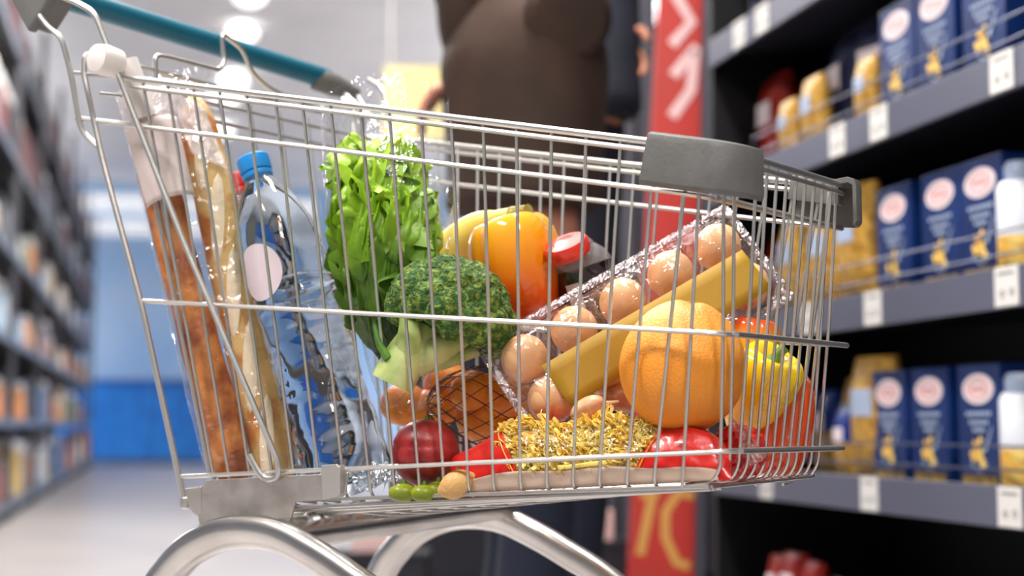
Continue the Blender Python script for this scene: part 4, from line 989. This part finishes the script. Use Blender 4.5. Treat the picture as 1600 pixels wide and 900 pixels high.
# small red crackly bag at the front end
t = thing('snack_bag', side(1150, 742, -.05), 'small crumpled red and clear snack bag under the yellow pepper', 'snack bag')
sc_ = at(1152, 706, 1.50)
def crk(u, v, R):
    th = PI*(.02+.96*v); ph = 2*PI*u; d = V((math.sin(th)*math.cos(ph), math.sin(th)*math.sin(ph), math.cos(th)))
    k = 1+.22*abs(noise.noise(d*3.1))+.12*noise.noise(d*8); return sc_+V((d.x*R[0]*k, d.y*R[1]*k, d.z*R[2]*k))
b = MB(); b.surf(lambda u, v: crk(u, v, (.026, .03, .024)), 48, 32, True); b.build('red_foil', M['packet_red'], t)
b = MB(); tip = at(1138, 648, 1.43)
def tail(u, v):
    a = at(1142, 650, 1.455).lerp(at(1166, 672, 1.46), u); c = at(1172, 728, 1.46).lerp(at(1200, 716, 1.475), u); return a.lerp(c, v)+V((.002*noise.noise(V((u*9, v*9, 1))), .008*noise.noise(V((u*7, v*6, 4))), 0))
b.surf(tail, 18, 22); lab(b.build('clear_tail', film_mat('clear_tail', (1, .9, .85), .18, .6, bscale=60), t, solid=.0003), 'clear crinkled end')
# crinkled blue film on the floor under the bottle
t = thing('crumpled_film', at(590, 765, 1.62), 'small crumpled bluish clear film beneath the water bottle', 'plastic film')
b = MB(); b.surf(lambda u, v: at(556, 766, 1.60).lerp(at(622, 752, 1.58), u)+V((0, .05*v, .018*v))+V((.004*noise.noise(V((u*9, v*9, 1))), 0, .012*noise.noise(V((u*8, v*7, 5))))), 30, 20)
b.build('film_sheet', film_mat('blue_film', (.85, .93, 1), .3, .6, bscale=70), t, solid=.0003)

# ------------------------------------------------------------------ people
def skin_body(name, m, parent, J, E, root, sub=2):
    names = list(J); me = bpy.data.meshes.new(name); off = V(parent['_o']) if parent else V()
    me.from_pydata([tuple(V(J[k][0])-off) for k in names], [(names.index(a), names.index(c)) for a, c in E], [])
    o = bpy.data.objects.new(name, me); COL.objects.link(o); o.parent = parent; me.materials.append(m)
    md = o.modifiers.new('skin', 'SKIN'); md.use_smooth_shade = True
    for i, k in enumerate(names):
        sv = me.skin_vertices[0].data[i]; r = J[k][1]; sv.radius = (r, r) if not hasattr(r, '__len__') else r; sv.use_root = (k == root)
    s_ = o.modifiers.new('sub', 'SUBSURF'); s_.levels = sub; s_.render_levels = sub
    return o
def hand(J, E, side_, wrist, d, palm_n, s=1.0, hold=.5):
    """palm from wrist along d, five bent fingers"""
    d = V(d).normalized(); pn = V(palm_n); pn = (pn-d*pn.dot(d)).normalized(); x = d.cross(pn)
    k = side_
    J[k+'palm'] = (V(wrist)+d*.045*s, (.034*s, .016*s)); J[k+'pe'] = (V(wrist)+d*.080*s, (.036*s, .014*s)); E += [(k+'wrist', k+'palm'), (k+'palm', k+'pe')]
    for i, (off, L) in enumerate(((-.030, .068), (-.010, .078), (.010, .073), (.028, .058))):
        b0 = V(wrist)+d*.088*s+x*off*s; d1 = (d+pn*hold*.5).normalized(); d2 = (d*(1-hold*.6)+pn*hold*1.1).normalized()
        m1 = b0+d1*L*.5*s; m2 = m1+d2*L*.5*s
        for nm, p, r in (('a', b0, .010), ('b', m1, .009), ('c', m2, .0075)): J['%sf%d%s' % (k, i, nm)] = (p, r*s)
        E += [(k+'pe', '%sf%da' % (k, i)), ('%sf%da' % (k, i), '%sf%db' % (k, i)), ('%sf%db' % (k, i), '%sf%dc' % (k, i))]
    t0 = V(wrist)+d*.030*s-x*.034*s; t1 = t0+(d*.5-x*.8+pn*.3).normalized()*.032*s; t2 = t1+(d*.9-x*.2+pn*.4).normalized()*.030*s
    J[k+'ta'] = (t0, .012*s); J[k+'tb'] = (t1, .0105*s); J[k+'tc'] = (t2, .0085*s); E += [(k+'palm', k+'ta'), (k+'ta', k+'tb'), (k+'tb', k+'tc')]
SK = mat('skin', lin(186, 124, 98), .5, sss=.05)
def person(cx, cy, ang, label, coat_m, trouser_m, arms, hair_m, hz=1.0, coat_hem=1.06, tw=.155, td=.105):
    """ang: facing direction; local x = to the person's left, y = forward"""
    t = thing('person', V((cx, cy, 0)), label, 'person'); R = Matrix.Rotation(ang, 3, 'Z')
    def Lp(x, y, z): return V((cx, cy, 0))+R@V((x, y, z*hz))
    J = {}; E = []
    def j(k, p, r): J[k] = (p, r)
    j('pelvis', Lp(0, 0, .98), (.13, .10)); j('waist', Lp(0, .005, 1.12), (.115, .088)); j('chest', Lp(0, 0, 1.32), (.135, .10)); j('neckb', Lp(0, -.005, 1.50), (.06, .055)); j('neck', Lp(0, .01, 1.565), (.050, .052))
    j('jaw', Lp(0, .03, 1.62), (.058, .064)); j('head', Lp(0, .025, 1.70), (.072, .088)); j('crown', Lp(0, .015, 1.765), (.058, .070)); j('nose', Lp(0, .122, 1.675), .010); j('nose2', Lp(0, .095, 1.70), .012)
    for s_, q in ((-1, 'l'), (1, 'r')): j('ear'+q, Lp(s_*.078, .02, 1.69), .012); E += [('head', 'ear'+q)]
    E += [('pelvis', 'waist'), ('waist', 'chest'), ('chest', 'neckb'), ('neckb', 'neck'), ('neck', 'jaw'), ('jaw', 'head'), ('head', 'crown'), ('head', 'nose2'), ('nose2', 'nose')]
    for s_, q, st in ((-1, 'L', .03), (1, 'R', -.04)):
        j(q+'hip', Lp(s_*.085, 0, .92), .092); j(q+'knee', Lp(s_*.09, st+.02, .50), .058); j(q+'calf', Lp(s_*.09, st-.01, .36), .055); j(q+'ank', Lp(s_*.09, st-.02, .09), .038); j(q+'toe', Lp(s_*.10, st+.13, .035), .032)
        E += [('pelvis', q+'hip'), (q+'hip', q+'knee'), (q+'knee', q+'calf'), (q+'calf', q+'ank'), (q+'ank', q+'toe')]
    aj = {}
    for q, s_ in (('A', -1), ('B', 1)):
        sh = Lp(s_*.17, 0, 1.445); el, wr = arms[q][0], arms[q][1]; j(q+'sh', sh, .056); j(q+'el', el, .040); j(q+'wrist', wr, (.028, .024)); E += [('chest', q+'sh'), (q+'sh', q+'el'), (q+'el', q+'wrist')]
        hand(J, E, q, wr, arms[q][2], arms[q][3], hold=arms[q][4]); aj[q] = (sh, el, wr)
    skin_body('body', SK, t, J, E, 'pelvis')
    # trousers
    TJ = {'p0': (Lp(0, 0, 1.06), (.135, .105)), 'p': (Lp(0, 0, .98), (.15, .118))}; TE = [('p0', 'p')]
    for s_, q, st in ((-1, 'L', .03), (1, 'R', -.04)):
        TJ[q+'h'] = (Lp(s_*.085, 0, .90), .105); TJ[q+'m'] = (Lp(s_*.088, st*.5, .70), .088); TJ[q+'k'] = (Lp(s_*.09, st+.02, .50), .072); TJ[q+'c'] = (Lp(s_*.09, st-.01, .32), .068); TJ[q+'a'] = (Lp(s_*.09, st-.02, .10), .060)
        TE += [('p', q+'h'), (q+'h', q+'m'), (q+'m', q+'k'), (q+'k', q+'c'), (q+'c', q+'a')]
    skin_body('trousers', trouser_m, t, TJ, TE, 'p')
    # coat body lofted, sleeves tubed into it
    b = MB(); prof = [(coat_hem, 1.0, 1.02), (coat_hem+.05, .98, 1.0), (coat_hem+.15, .97, .98), (coat_hem+.27, 1.04, 1.05), (1.40, 1.10, 1.02), (1.455, 1.05, .9), (1.49, .80, .72), (1.515, .50, .55), (1.56, .42, .50), (1.565, .40, .48), (1.53, .38, .45)]
    vs = []; n = 40
    for i, (z, kx, ky) in enumerate(prof):
        for k in range(n):
            a = 2*PI*k/n; f = 1+.05*noise.noise(V((math.cos(a)*2+z*3, math.sin(a)*2, z*9)))+.02*math.sin(z*50+math.cos(a)*4)
            vs.append(Lp(tw*kx*math.cos(a)*f, td*ky*math.sin(a)*f, z))
    fs = [(i*n+k, i*n+(k+1) % n, (i+1)*n+(k+1) % n, (i+1)*n+k) for i in range(len(prof)-1) for k in range(n)]+[tuple(range(n-1, -1, -1))]
    b.add(vs, fs); co = b.build('jacket', coat_m, t, sub=2)
    for q in 'AB':
        sh, el, wr = aj[q]; b = MB(); P = fillet([sh+(sh-el).normalized()*.0+V((0, 0, .0)), el, wr-(wr-el).normalized()*.005], .05, 8); nn = len(P)
        P = [P[0]+(P[0]-P[1]).normalized()*.05]+[P[0].lerp(P[1], k/5) for k in range(0, 5)]+P[1:]; 
        nn = len(P); b.tube(P, [(.084-.038*i/(nn-1))*(1+.05*math.sin(i*2.3)) for i in range(nn)], 20)
        b.build('sleeve', coat_m, co, sub=1).location = (0, 0, 0)
    # hair, shoes, belt
    hb = Lp(0, .0, 1.715); blob('hair', hair_m, t, hb, (.088, .102, .092), lambda d: 1+.03*noise.noise(d*6) if (d.z > -.1 or (R.inverted()@d).y < .1) else .82, R, 32, 24)
    for s_, st in ((-1, .03), (1, -.04)):
        b = MB(); c = Lp(s_*.095, st, 0)
        def sh_(u, v, c=c):
            a = 2*PI*u; y = math.sin(a); x = math.cos(a); k = 1-.55*v**2.2; return c+R@V((.046*x*k, (.125*y+.035)*(1-.25*v), .006+.085*v*(1 if y < .2 else 1-.55*(y-.2))))
        b.surf(sh_, 28, 8, True); b.f.append(tuple(range(27, -1, -1))); b.f.append(tuple(range(28*8, 28*9))); b.build('shoe', M['rubber'], t)
    return t
BR = mat('jacket_brown', lin(64, 45, 35), .85, var=lin(54, 39, 31), vscale=8, bump=.5, bscale=25)
NV = mat('navy_cloth', lin(24, 26, 40), .85, bump=.4, bscale=25); JN = mat('jeans_navy', lin(22, 28, 46), .9, bump=.4, bscale=60); HR = mat('hair_dark', lin(50, 34, 26), .6, bump=.6, bscale=80)
PY = 3.02; pc = at(822, HZ, PY)
person(pc.x-.006, PY, math.radians(-62), 'person in a brown jacket and dark jeans standing behind the trolley', BR, JN,
       {'A': (at(722, -60, PY-.02), at(726, 108, PY+.02), V((-.85, -.1, -.8)), V((1, 0, 0)), .6),
        'B': (at(850, -20, PY+.25), at(835, 80, PY+.36), V((.2, .5, .1)), V((-1, 0, 0)), .5)}, HR, 1.0, 1.09, .175, .145)
PY2 = 3.75; pc = at(872, HZ, PY2)
person(pc.x, PY2, math.radians(-50), 'person in a dark navy top, bare hand beside the red sign', NV, JN,
       {'A': (at(850, -30, PY2+.1), at(850, 40, PY2+.2), V((.2, .5, .2)), V((1, 0, 0)), .5),
        'B': (at(955, -60, PY2-.1), at(970, 36, PY2-.12), V((.35, 0, -1)), V((-.6, -.6, 0)), .7)}, HR, 1.0, 1.0, .17, .13)
# drop helper property
for o in list(bpy.data.objects):
    if '_o' in o: del o['_o']
